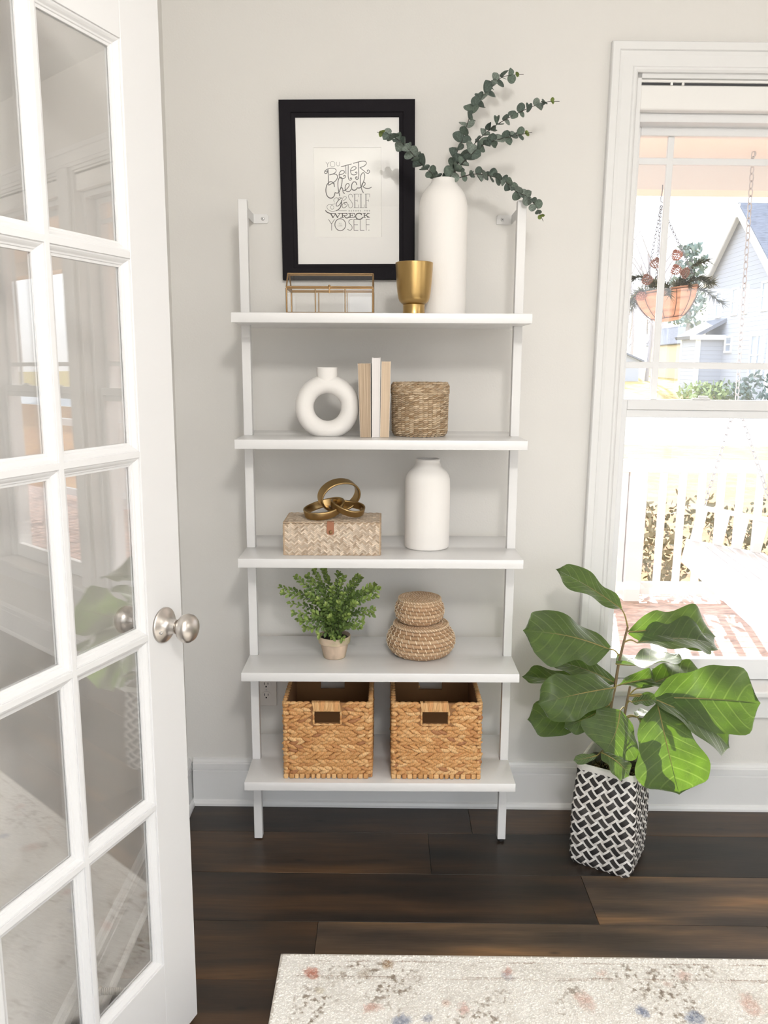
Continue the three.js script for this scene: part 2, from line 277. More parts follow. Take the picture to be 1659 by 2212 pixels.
// ------------------------------------------------------------------ the glazed door
{
  const d = structure('door_1', 'white ten-pane glazed door standing open on the left'); d.position.copy(HINGE); d.rotation.set(-0.005, 69 * PI / 180, 0, 'YXZ');
  const T = 0.035, W = 0.63, H = 2.15, rows = [2.033, 1.67, 1.307, 0.943, 0.58, 0.214], cx = 0.313, x1w = 0.517;
  mesh('stile', bx(0, 0.11, 0, H, -T, 0, 0.002), M.doorWhite, d); mesh('stile', bx(x1w, W, 0, H, -T, 0, 0.002), M.doorWhite, d);
  mesh('rail', bx(0.1095, x1w + 0.0005, rows[0], H, -T, 0, 0.001), M.doorWhite, d); mesh('rail', bx(0.1095, x1w + 0.0005, 0, rows[5], -T, 0, 0.001), M.doorWhite, d);
  mesh('muntin', bx(cx - 0.0055, cx + 0.0055, rows[5], rows[0], -T, 0, 0.001), M.doorWhite, d);
  for (const y of rows.slice(1, 5)) mesh('muntin', bx(0.11, x1w, y - 0.006, y + 0.006, -T, -0.0002, 0.001), M.doorWhite, d);
  // sticking: ovolo moulding from the face down to the glass, on both sides
  const ST = [[0, -0.0165], [0, -0.003], [0.003, -0.0035], [0.006, -0.006], [0.009, -0.0095], [0.0115, -0.0105], [0.0125, -0.0125], [0.0165, -0.0135], [0.0165, -0.0165]];
  const SB = ST.map(([s, o]) => [s, -T - o]);
  for (let r = 0; r < 5; r++) for (const [x0, x1] of [[0.11, cx - 0.0055], [cx + 0.0055, x1w]]) {
    const y1 = r === 0 ? rows[0] : rows[r] - 0.006, y0 = r === 4 ? rows[5] : rows[r + 1] + 0.006, parts = [];
    for (const S of [ST, SB]) parts.push(
      run(S, V(x0, y0, 0), V(x0, y1, 0), V(1, 0, 0), V(0, 0, 1), 1, -1), run(S, V(x1, y0, 0), V(x1, y1, 0), V(-1, 0, 0), V(0, 0, 1), 1, -1),
      run(S, V(x0, y0, 0), V(x1, y0, 0), V(0, 1, 0), V(0, 0, 1), 1, -1), run(S, V(x0, y1, 0), V(x1, y1, 0), V(0, -1, 0), V(0, 0, 1), 1, -1));
    mesh('glazing_bead', merge(parts), M.doorWhite, d);
    mesh('pane', merge([bx(x0 + 0.012, x1 - 0.012, y0 + 0.012, y1 - 0.012, -0.0165, -0.0142), bx(x0 + 0.012, x1 - 0.012, y0 + 0.012, y1 - 0.012, -0.0208, -0.0185)]), M.doorPane, d);
  }
  const rose = lathe([[0, 0], [0.0365, 0], [0.0365, 0.003], [0.034, 0.0055], [0.028, 0.008], [0.02, 0.013], [0.0155, 0.019], [0.0145, 0.026], [0.0145, 0.032], [0.0135, 0.0325], [0, 0.0325]], 48);
  const ball = lathe([[0.0115, 0.030], [0.0125, 0.036], [0.019, 0.0405], [0.0265, 0.047], [0.0295, 0.055], [0.0285, 0.063], [0.024, 0.0695], [0.015, 0.074], [0.006, 0.0755], [0, 0.0755]], 48);
  for (const s of [1, -1]) {
    const k = new THREE.Group(); k.name = 'door_knob'; k.userData.label = 'brushed nickel door knob'; d.add(k); k.position.set(0.567, 0.955, s > 0 ? 0 : -T); k.rotation.x = s > 0 ? PI / 2 : -PI / 2;
    mesh('rosette', rose, M.nickel, k); mesh('knob', ball, M.nickel, k);
    const sc = mesh('screw', lathe([[0, 0.0], [0.0042, 0], [0.0042, 0.0022], [0.0025, 0.0028], [0.0018, 0.0012], [0, 0.0012]], 16), M.steel, k); sc.position.set(-0.0225, 0.0085, 0.008); sc.rotation.z = 0.35;
  }
  for (const y of [0.25, 1.08, 1.9]) { const h = mesh('hinge', merge([new THREE.CylinderGeometry(0.006, 0.006, 0.09, 12).translate(-0.006, y, 0.004)]), M.nickel, d); }
  const c = structure('trim_1', 'white door lining of the opening in the side wall', merge([bx(XL - 0.12, XL, 0, DOORH, OPEN0 - 0.019, OPEN0), bx(XL - 0.12, XL, 0, DOORH, OPEN1, OPEN1 + 0.019), bx(XL - 0.12, XL, DOORH - 0.002, DOORH + 0.018, OPEN0, OPEN1)]), M.trim);
}
{ // spring door stop on the side wall's baseboard
  const t = thing('door_stop', 'pale spring door stop with white rubber tip, low on the side wall behind the door', 'door stop', [XL + 0.016, 0.062, 0.93]);
  const pts = []; for (let i = 0; i <= 200; i++) { const a = i / 200; pts.push(V(0.006 + a * 0.066, Math.cos(a * 2 * PI * 15) * mix(0.0075, 0.0052, a), Math.sin(a * 2 * PI * 15) * mix(0.0075, 0.0052, a))); }
  mesh('spring', new THREE.TubeGeometry(new THREE.CatmullRomCurve3(pts), 420, 0.0019, 5), M.nickel, t);
  mesh('base', lathe([[0, 0], [0.011, 0], [0.011, 0.004], [0.007, 0.008], [0, 0.008]], 20).rotateZ(-PI / 2), M.nickel, t);
  mesh('rubber_tip', lathe([[0, 0.068], [0.0085, 0.068], [0.0095, 0.074], [0.009, 0.083], [0.006, 0.087], [0, 0.0875]], 20).rotateZ(-PI / 2), M.whitePlastic, t);
}
{ // wall outlet
  const t = thing('wall_outlet', 'ivory duplex power outlet low on the wall behind the left shelf post', 'outlet', [-0.387, 0.4155, 0.0005]);
  const plate = new THREE.Color().setRGB(0.70, 0.665, 0.63), m = std({ color: plate, roughness: 0.4 });
  mesh('cover_plate', box(0.07, 0.115, 0.006, 0, 0, 0.003, 0.0028), m, t);
  for (const y of [-0.0195, 0.0195]) {
    const r = mesh('receptacle', new THREE.CylinderGeometry(0.0168, 0.0168, 0.003, 32).scale(1, 1, 0.84).rotateX(PI / 2).translate(0, y, 0.0072), m, t);
    for (const [x, h] of [[-0.0063, 0.0085], [0.0063, 0.007]]) mesh('slot', box(0.0022, h, 0.0012, x, y + 0.0035, 0.0085), M.black, r);
    mesh('slot', merge([new THREE.CylinderGeometry(0.0026, 0.0026, 0.0012, 12).rotateX(PI / 2).translate(0, y - 0.0068, 0.0085), box(0.0052, 0.0026, 0.0012, 0, y - 0.0082, 0.0085)]), M.black, r);
  }
  mesh('screw', new THREE.CylinderGeometry(0.003, 0.003, 0.0016, 14).rotateX(PI / 2).translate(0, 0, 0.0066), M.steel, t);
}
// added fill lights, out of view: invented globes under the ceiling to brighten the room
for (const [x, z] of [[0.3, 2.85], [3.9, 2.85]]) {
  const t = thing('added_fill_light', x < 2 ? 'added frosted globe fill light on a short stem, out of view, nearest the shelf' : 'added frosted globe fill light on a short stem, out of view, toward the right wall', 'fill light', [x, CEIL, z]);
  mesh('canopy', lathe([[0, -0.03], [0.03, -0.03], [0.06, -0.015], [0.065, -0.001], [0, -0.001]], 32), M.nickel, t);
  mesh('stem', new THREE.CylinderGeometry(0.007, 0.007, 0.14, 12).translate(0, -0.09, 0), M.nickel, t);
  mesh('globe', new THREE.SphereGeometry(0.15, 40, 24).translate(0, -0.3, 0), std({ color: 0xffffff, emissive: lin(1, 0.97, 0.925), emissiveIntensity: 1.6, roughness: 0.4 }), t);
  const l = new THREE.PointLight(lin(1, 0.97, 0.925), x < 2 ? FILL_LAMP : FILL_LAMP * 0.35); l.position.set(0, -0.3, 0); l.shadow.radius = 6.5; l.castShadow = true; t.add(l);
}

// ------------------------------------------------------------------ the ladder shelf (it leans a hair to the left, as in the photograph)
const LEAN = 0.0065, SH = [1.6282, 1.2906, 0.9569, 0.6202, 0.2794];
function onShelf(name, label, category, [x, y, z], turn = 0, group) {    // x, y in the shelf's own frame
  const t = thing(name, label, category, [x * Math.cos(LEAN) - y * Math.sin(LEAN), y * Math.cos(LEAN) + x * Math.sin(LEAN), z], 0, group);
  t.rotation.set(0, turn, LEAN, 'ZYX'); return t;
}
{
  const t = onShelf('ladder_shelf', 'tall white five-tier ladder shelf with two posts fixed to the wall', 'shelf', [0, 0, 0]);
  const ZF2 = 0.367, ZB = 0.0436, ZP = 0.2203, PW = 0.0255, TH = 0.0265;
  for (const s of [-1, 1]) {
    const low = 0.0062 - s * 0.0026 * 0 , x0 = s < 0 ? -0.4 : 0.4 - PW;
    const p = mesh('post', bx(x0, x0 + PW, low, 1.942, ZP - PW, ZP, 0.0022), M.powder, t);
    const foot = -(x0 + PW / 2) * Math.tan(LEAN);
    mesh('foot', new THREE.CylinderGeometry(0.0085, 0.0095, low - foot, 20).translate(x0 + PW / 2, (low + foot) / 2, ZP - PW / 2), M.rubber, p);
    const b = new THREE.Group(); b.name = 'wall_bracket'; t.add(b);
    const xc = s * 0.392, xi = s * 0.3455, lo = Math.min(xc, xi), hi = Math.max(xc, xi);
    mesh('arm', bx(xc - 0.0015, xc + 0.0015, 1.9135, 1.9405, 0.0022, ZP - PW + 0.004, 0.001), M.powder, b);
    const pl = prism([[lo, 1.9135], [hi - (s < 0 ? 0.005 : 0), 1.9135], [hi, 1.9135 + (s < 0 ? 0.005 : 0)], [hi, 1.9405 - (s < 0 ? 0.005 : 0)], [hi - (s < 0 ? 0.005 : 0), 1.9405], [lo + (s > 0 ? 0.005 : 0), 1.9405], [lo, 1.9405 - (s > 0 ? 0.005 : 0)], [lo, 1.9135 + (s > 0 ? 0.005 : 0)]], 0.003, 0.0006); pl.translate(0, 0, 0.0008);
    mesh('plate', metric(pl), M.powder, b);
    const sx = s * 0.363;
    mesh('screw', lathe([[0, 0.0022], [0.0018, 0.0022], [0.0022, 0.0026], [0.0045, 0.0018], [0.0052, 0], [0, 0]], 20).rotateX(PI / 2).translate(sx, 1.927, 0.0036), M.steel, b);
    mesh('screw_recess', merge([box(0.0034, 0.0011, 0.0006, sx, 1.927, 0.006), box(0.0011, 0.0034, 0.0006, sx, 1.927, 0.006)]), M.black, b);
  }
  for (const y of SH) {
    // board notched around the posts
    const n = PW + 0.0008, out = [[-0.4, -ZF2], [0.4, -ZF2], [0.4, -ZP - 0.0006], [0.4 - n, -ZP - 0.0006], [0.4 - n, -(ZP - n)], [0.4, -(ZP - n)], [0.4, -ZB], [-0.4, -ZB], [-0.4, -(ZP - n)], [-0.4 + n, -(ZP - n)], [-0.4 + n, -ZP - 0.0006], [-0.4, -ZP - 0.0006]];
    const g = prism(out, TH, 0.0018); g.rotateX(-PI / 2); g.translate(0, y - TH, 0);
    mesh('shelf_board', metric(toCreasedNormals(g, 0.6)), M.lacquer, t);
  }
}

// ------------------------------------------------------------------ top shelf
{ // framed print on the wall
  const t = thing('picture_frame', 'black picture frame with white mat and hand-lettered print, hung above the top shelf', 'picture', [0, 0, 0]);
  t.rotation.z = 0.0145;
  const cx = -0.1043, cy = 2.0037, ca = Math.cos(LEAN), sa = Math.sin(LEAN); t.position.set(cx * ca - cy * sa, cy * ca + cx * sa, 0.001);
  const w = 0.2005, h = 0.2555, iw = 0.1540, ih = 0.2085, P = [[0, 0], [0, 0.021], [0.0015, 0.0225], [0.034, 0.0225], [0.036, 0.019], [0.046, 0.0175], [0.047, 0.012], [0.047, 0]];
  const fm = phys({ color: lin(0.008, 0.0065, 0.009), roughness: 0.75, specularIntensity: 0.4, bumpMap: rep(fineBump, 8, 8), bumpScale: 0.0004 });
  mesh('frame', merge([run(P, V(-w, -h, 0), V(-w, h, 0), V(1, 0, 0), V(0, 0, 1), 1, -1), run(P, V(w, -h, 0), V(w, h, 0), V(-1, 0, 0), V(0, 0, 1), 1, -1), run(P, V(-w, -h, 0), V(w, -h, 0), V(0, 1, 0), V(0, 0, 1), 1, -1), run(P, V(-w, h, 0), V(w, h, 0), V(0, -1, 0), V(0, 0, 1), 1, -1)]), fm, t);
  mesh('backing', box(0.31, 0.42, 0.003, 0, 0, 0.004), M.black, t);
  // mat board with a bevelled window
  const mw = 0.1005, mh = 0.1275, mo = -0.0003, mo2 = -0.002, s = new THREE.Shape([[-iw - 0.003, -ih - 0.003], [iw + 0.003, -ih - 0.003], [iw + 0.003, ih + 0.003], [-iw - 0.003, ih + 0.003]].map(([x, y]) => new THREE.Vector2(x, y)));
  const hole = new THREE.Path([[mo - mw, mo2 - mh], [mo - mw, mo2 + mh], [mo + mw, mo2 + mh], [mo + mw, mo2 - mh]].map(([x, y]) => new THREE.Vector2(x, y))); s.holes.push(hole);
  const mat = std({ color: lin(0.80, 0.79, 0.77), roughness: 0.9 });
  mesh('mat', new THREE.ExtrudeGeometry(s, { depth: 0.0018, bevelEnabled: true, bevelSize: 0.0012, bevelOffset: -0.0012, bevelThickness: 0.0012, bevelSegments: 1 }).translate(0, 0, 0.0075), mat, t);
  // the print: lettering drawn as the hand-drawn strokes of the poster (units: 1/11.64 of a photograph pixel)
  const cv = document.createElement('canvas'); cv.width = 1024; cv.height = 1300; const c = cv.getContext('2d');
  c.fillStyle = '#ebeae6'; c.fillRect(0, 0, 1024, 1300);
  const U = (u) => ((690 + u / 11.64) - 679) / 146.5 * 1024, W = (v) => ((330 + v / 11.64) - 316.3) / 194 * 1300, kx = 1024 / 146.5 / 11.64;
  c.lineCap = 'round'; c.lineJoin = 'round';
  const ln = (wd, ...p) => { wd *= 0.86; c.strokeStyle = '#231f1e'; c.lineWidth = wd * kx; c.beginPath(); c.moveTo(U(p[0]), W(p[1])); for (let i = 2; i < p.length; i += 2) c.lineTo(U(p[i]), W(p[i + 1])); c.stroke(); };
  const sp = (wd, ...p) => { wd *= 0.86; // smooth stroke through points
    const q = []; for (let i = 0; i < p.length; i += 2) q.push(V(p[i], p[i + 1], 0)); const cu = new THREE.CatmullRomCurve3(q, false, 'centripetal').getPoints(q.length * 10);
    c.strokeStyle = '#231f1e'; c.lineWidth = wd * kx; c.beginPath(); c.moveTo(U(cu[0].x), W(cu[0].y)); for (const r of cu) c.lineTo(U(r.x), W(r.y)); c.stroke(); };
  const dot = (x, y, r) => { c.fillStyle = '#231f1e'; c.beginPath(); c.arc(U(x), W(y), r * kx, 0, 7); c.fill(); };
  // YOU
  ln(9, 180, 200, 222, 255); ln(9, 265, 200, 222, 255, 222, 325); sp(9, 350, 188, 300, 205, 295, 255, 305, 300, 350, 315, 395, 300, 405, 250, 395, 205, 350, 188); sp(9, 447, 200, 447, 265, 470, 295, 505, 293, 526, 262, 526, 200);
  // BeTTeR
  ln(22, 232, 385, 240, 770); sp(20, 190, 440, 165, 425, 140, 450, 160, 482, 205, 470, 215, 430, 205, 400); sp(18, 150, 420, 215, 375, 320, 352, 400, 365, 435, 405, 415, 460, 350, 495, 270, 518); sp(22, 270, 518, 380, 497, 445, 515, 468, 570, 440, 640, 370, 705, 245, 775);
  sp(20, 520, 520, 610, 490, 645, 450, 620, 415, 570, 415, 520, 465, 508, 530, 530, 590, 590, 612, 650, 595, 672, 555, 650, 530, 622, 545, 630, 560); dot(630, 550, 12);
  ln(20, 565, 318, 820, 250); ln(18, 680, 290, 680, 495); sp(20, 740, 275, 738, 420, 742, 600, 770, 652, 810, 645, 825, 612, 805, 592, 785, 610); dot(795, 612, 12);
  sp(20, 810, 420, 900, 390, 940, 350, 910, 318, 850, 330, 805, 385, 800, 450, 830, 510, 890, 522, 940, 505, 960, 470, 940, 445, 918, 460); dot(930, 465, 12);
  sp(20, 870, 235, 1000, 200, 1110, 180, 1180, 195, 1195, 240, 1150, 295, 1035, 345); sp(20, 1035, 345, 1120, 410, 1190, 470, 1240, 485, 1275, 450, 1265, 410, 1235, 400, 1215, 425); dot(1230, 432, 12);
  sp(22, 1000, 205, 1002, 400, 1002, 560, 990, 615, 955, 635, 925, 610, 930, 575, 960, 570); dot(958, 592, 12);
  // Check
  sp(24, 385, 810, 372, 745, 320, 692, 265, 695, 200, 765, 170, 880, 185, 1010, 240, 1085, 305, 1100, 360, 1070, 390, 1010, 402, 965, 450, 975, 500, 960); ln(14, 380, 720, 388, 800);
  sp(22, 515, 1045, 490, 920, 475, 760, 490, 640, 530, 580, 575, 590, 582, 680, 560, 800, 510, 940); sp(22, 510, 940, 540, 860, 575, 840, 595, 880, 605, 950, 635, 985); sp(20, 620, 915, 650, 905, 720, 850, 760, 780, 740, 735, 700, 745, 660, 810, 660, 890, 700, 935, 760, 935, 810, 880);
  sp(24, 950, 765, 925, 705, 880, 695, 835, 740, 818, 820, 835, 885, 885, 905, 935, 885, 965, 848, 1010, 850, 1060, 830); sp(22, 1115, 970, 1070, 870, 1045, 740, 1045, 600, 1075, 500, 1120, 468, 1148, 510, 1145, 610, 1110, 720, 1065, 830); sp(20, 1065, 830, 1090, 740, 1130, 705, 1162, 725, 1150, 780, 1110, 815, 1160, 850, 1230, 862, 1285, 850, 1320, 830);
  // Yo
  sp(10, 380, 1205, 365, 1150, 400, 1100, 455, 1095, 490, 1130, 480, 1160); sp(9, 480, 1160, 470, 1120, 500, 1090, 560, 1090); sp(18, 560, 1100, 480, 1160, 430, 1240, 430, 1295, 470, 1300, 530, 1240, 570, 1160); sp(10, 570, 1170, 600, 1090, 650, 1060, 685, 1080, 670, 1120, 600, 1170);
  sp(24, 565, 1160, 555, 1250, 525, 1340, 470, 1395, 430, 1415); sp(9, 430, 1415, 340, 1435, 250, 1410, 195, 1350, 200, 1290, 260, 1260, 330, 1280, 365, 1325, 345, 1375, 300, 1375, 285, 1320, 320, 1265, 400, 1240);
  sp(14, 690, 1200, 640, 1210, 590, 1250, 575, 1310, 610, 1350, 670, 1320, 705, 1270, 690, 1215, 650, 1215, 640, 1255, 670, 1260);
  // SELF
  sp(11, 838, 1080, 835, 1030, 800, 1000, 755, 1015, 738, 1060, 760, 1120, 810, 1190, 842, 1260, 832, 1320, 790, 1350, 750, 1335, 738, 1290, 738, 1260);
  for (const [x, y0, y1] of [[895, 1000, 1345], [1050, 1000, 1345], [1180, 1000, 1345]]) { ln(9, x - 9, y0, x - 9, y1); ln(9, x + 9, y0, x + 9, y1); }
  ln(9, 870, 1000, 990, 1000, 990, 1075); ln(9, 870, 1345, 992, 1345, 992, 1270); ln(9, 905, 1165, 960, 1165); ln(9, 960, 1140, 960, 1190); ln(9, 1020, 1000, 1080, 1000); ln(9, 1020, 1345, 1135, 1345, 1135, 1265); ln(9, 1155, 1000, 1275, 1000, 1275, 1080); ln(9, 1155, 1345, 1205, 1345); ln(9, 1190, 1165, 1245, 1165); ln(9, 1245, 1140, 1245, 1190);
  ln(8, 480, 1418, 685, 1418);
  const txt = (s, x, y, size, weight, fill) => { c.fillStyle = fill; c.font = `${weight} ${size * kx}px sans-serif`; c.textAlign = 'center'; c.textBaseline = 'middle'; c.fillText(s, U(x), W(y)); };
  'BEFORE YOU'.split('').forEach((ch, i) => txt(ch, 752 + i * 57, 1420, 46, 'bold', '#4a4644'));
  // WRECK
  sp(26, 155, 1415, 200, 1460, 260, 1480); ln(20, 255, 1485, 400, 1485); ln(32, 285, 1492, 340, 1590); ln(16, 340, 1590, 400, 1500); ln(30, 400, 1492, 455, 1590); ln(16, 455, 1590, 515, 1490); ln(20, 470, 1485, 700, 1485);
  ln(28, 580, 1490, 580, 1585); ln(20, 535, 1587, 610, 1587); sp(18, 590, 1487, 670, 1487, 700, 1510, 680, 1535, 590, 1542); sp(26, 620, 1545, 670, 1600, 710, 1600, 750, 1575);
  ln(28, 775, 1490, 775, 1587); ln(18, 735, 1485, 885, 1485, 885, 1515); ln(18, 735, 1587, 885, 1587, 885, 1555); ln(16, 785, 1537, 835, 1537); ln(18, 835, 1520, 835, 1555);
  sp(28, 1065, 1520, 1040, 1490, 990, 1485, 935, 1510, 915, 1560, 940, 1615, 1000, 1640, 1060, 1625, 1095, 1590); ln(16, 1065, 1485, 1065, 1520);
  ln(28, 1135, 1490, 1135, 1587); ln(18, 1100, 1485, 1170, 1485); ln(18, 1100, 1587, 1170, 1587); ln(18, 1150, 1545, 1240, 1490); ln(26, 1170, 1535, 1245, 1585); ln(18, 1210, 1485, 1270, 1485); ln(18, 1210, 1587, 1270, 1587);
  // YO SELF.
  ln(14, 228, 1640, 300, 1755); ln(14, 375, 1640, 300, 1755, 300, 1915); c.lineWidth = 17 * kx; c.beginPath(); c.ellipse(U(522), W(1772), 137 * kx, 145 * kx, 0, 0, 7); c.stroke();
  txt('ICE', 520, 1742, 50, '', '#9a9690'); txt('CUBE', 518, 1795, 50, '', '#9a9690');
  sp(14, 830, 1640, 780, 1645, 742, 1680, 745, 1730, 800, 1785, 822, 1840, 810, 1890, 765, 1918, 705, 1890);
  ln(14, 980, 1640, 870, 1640, 870, 1917, 975, 1917); ln(14, 870, 1775, 965, 1775); ln(14, 1030, 1640, 1030, 1917, 1130, 1917); ln(14, 1262, 1640, 1178, 1640, 1178, 1917); ln(14, 1178, 1775, 1260, 1775); dot(1250, 1915, 10);
  const tex = new THREE.CanvasTexture(cv); tex.colorSpace = THREE.SRGBColorSpace; tex.anisotropy = 8;
  const pr = new THREE.PlaneGeometry(0.203, 0.257); pr.translate(mo, mo2, 0.0066);
  mesh('print', pr, std({ map: tex, roughness: 0.9 }), t);
  mesh('glass', box(0.309, 0.418, 0.0015, 0, 0, 0.0116), M.pane, t);
}
const brass = std({ color: lin(0.47, 0.315, 0.125), metalness: 1, roughness: 0.3, bumpMap: rep(fineBump, 6, 1), bumpScale: 0.00004 });
const antique = std({ color: lin(0.34, 0.22, 0.11), metalness: 1, roughness: 0.42 });
const chalk = std({ color: lin(0.82, 0.795, 0.765), roughness: 0.92, bumpMap: rep(fineBump, 4, 4), bumpScale: 0.0003 });
{ // glass jewellery box with brass edges
  const t = onShelf('glass_box', 'clear glass box with thin antique brass edges and a sloped hinged lid', 'box', [-0.1405, SH[0] + 0.0002, 0.262]);
  const W = 0.1165, D = 0.0585, H = 0.0665, RH = 0.1085, RD = 0.018, r = 0.0021;
  const bar = (a, b, q = r) => aim(new THREE.CylinderGeometry(q, q, 1, 8).translate(0, 0.5, 0), V(...a), V(...b));
  const frame = [], lid = [];
  for (const x of [-W, W]) { frame.push(bar([x, 0, D], [x, H, D], 0.0024), bar([x, 0, -D], [x, H, -D], 0.0024), bar([x, 0.002, -D], [x, 0.002, D]), bar([x, H, -D], [x, H, D])); lid.push(bar([x, H + 0.003, D], [x, RH, RD]), bar([x, RH, RD], [x, RH, -RD]), bar([x, RH, -RD], [x, H + 0.003, -D]), bar([x, H + 0.003, -D], [x, H + 0.003, D])); }
  for (const z of [-D, D]) { frame.push(bar([-W, 0.002, z], [W, 0.002, z]), bar([-W, H, z], [W, H, z], 0.0019)); for (const x of [-0.039, 0.0415]) frame.push(bar([x, 0, z], [x, H, z], 0.0016)); lid.push(bar([-W, H + 0.0035, z], [W, H + 0.0035, z], 0.0024)); }
  for (const z of [-RD, RD]) lid.push(bar([-W, RH, z], [W, RH, z], 0.0022));
  mesh('edge_frame', merge(frame), antique, t);
  const pane = (p, parent) => { const g = new THREE.BufferGeometry(); g.setAttribute('position', new THREE.Float32BufferAttribute(p.flat(), 3)); g.setAttribute('uv', new THREE.Float32BufferAttribute([0, 0, 1, 0, 1, 1, 0, 1], 2)); g.setIndex([0, 1, 2, 0, 2, 3]); g.computeVertexNormals(); mesh('pane', g, M.pane, parent); };
  for (const z of [-D, D]) pane([[-W, 0, z], [W, 0, z], [W, H, z], [-W, H, z]], t);
  for (const x of [-W, W]) pane([[x, 0, -D], [x, 0, D], [x, H, D], [x, H, -D]], t);
  pane([[-W, 0.003, -D], [W, 0.003, -D], [W, 0.003, D], [-W, 0.003, D]], t);
  const l = new THREE.Group(); l.name = 'lid'; t.add(l);
  mesh('lid_frame', merge(lid), antique, l);
  for (const s of [-1, 1]) pane([[-W, H + 0.003, s * D], [W, H + 0.003, s * D], [W, RH, s * RD], [-W, RH, s * RD]], l);
  pane([[-W, RH, -RD], [W, RH, -RD], [W, RH, RD], [-W, RH, RD]], l);
  for (const x of [-W, W]) pane([[x, H + 0.003, -D], [x, H + 0.003, D], [x, RH, RD], [x, RH, -RD]], l);
  mesh('clasp', merge([box(0.004, 0.018, 0.002, -0.0005, H - 0.004, D + 0.003, 0.0008), new THREE.SphereGeometry(0.0032, 14, 10).translate(-0.0005, H + 0.006, D + 0.0045)]), antique, t);
}
{ // brass goblet
  const t = onShelf('brass_goblet', 'brushed gold metal goblet planter on a short round foot', 'goblet', [0.088, SH[0], 0.2865]);
  mesh('cup', lathe([[0, 0.028], [0.027, 0.0275], [0.0302, 0.0285], [0.0345, 0.031], [0.0398, 0.0365], [0.0428, 0.044], [0.0452, 0.056], [0.0476, 0.078], [0.0495, 0.105], [0.0512, 0.136], [0.0512, 0.1375], [0.0503, 0.138], [0.0494, 0.1365], [0.0475, 0.105], [0.0456, 0.078], [0.0432, 0.056], [0.0405, 0.046], [0.035, 0.04], [0.02, 0.037], [0, 0.037]], 72), brass, t);
  mesh('foot', lathe([[0, 0], [0.0306, 0], [0.0312, 0.001], [0.0303, 0.006], [0.0296, 0.014], [0.0298, 0.026], [0.0303, 0.0285], [0, 0.0285]], 64), brass, t);
}
const VASE = [0.1708, SH[0], 0.19];
{ // tall white vase
  const t = onShelf('tall_vase', 'tall matte white ceramic bottle vase holding eucalyptus on the top shelf', 'vase', VASE);
  mesh('body', lathe([[0, 0], [0.064, 0], [0.0672, 0.002], [0.0685, 0.006], [0.0685, 0.15], [0.0682, 0.283], [0.0672, 0.302], [0.0645, 0.318], [0.059, 0.333], [0.0505, 0.346], [0.042, 0.3555], [0.0358, 0.363], [0.0335, 0.368], [0.0333, 0.372], [0.032, 0.3742], [0.0295, 0.3735], [0.0285, 0.37], [0.032, 0.358], [0.05, 0.338], [0.06, 0.31], [0.062, 0.28], [0.062, 0.02], [0, 0.015]], 80), chalk, t);
}
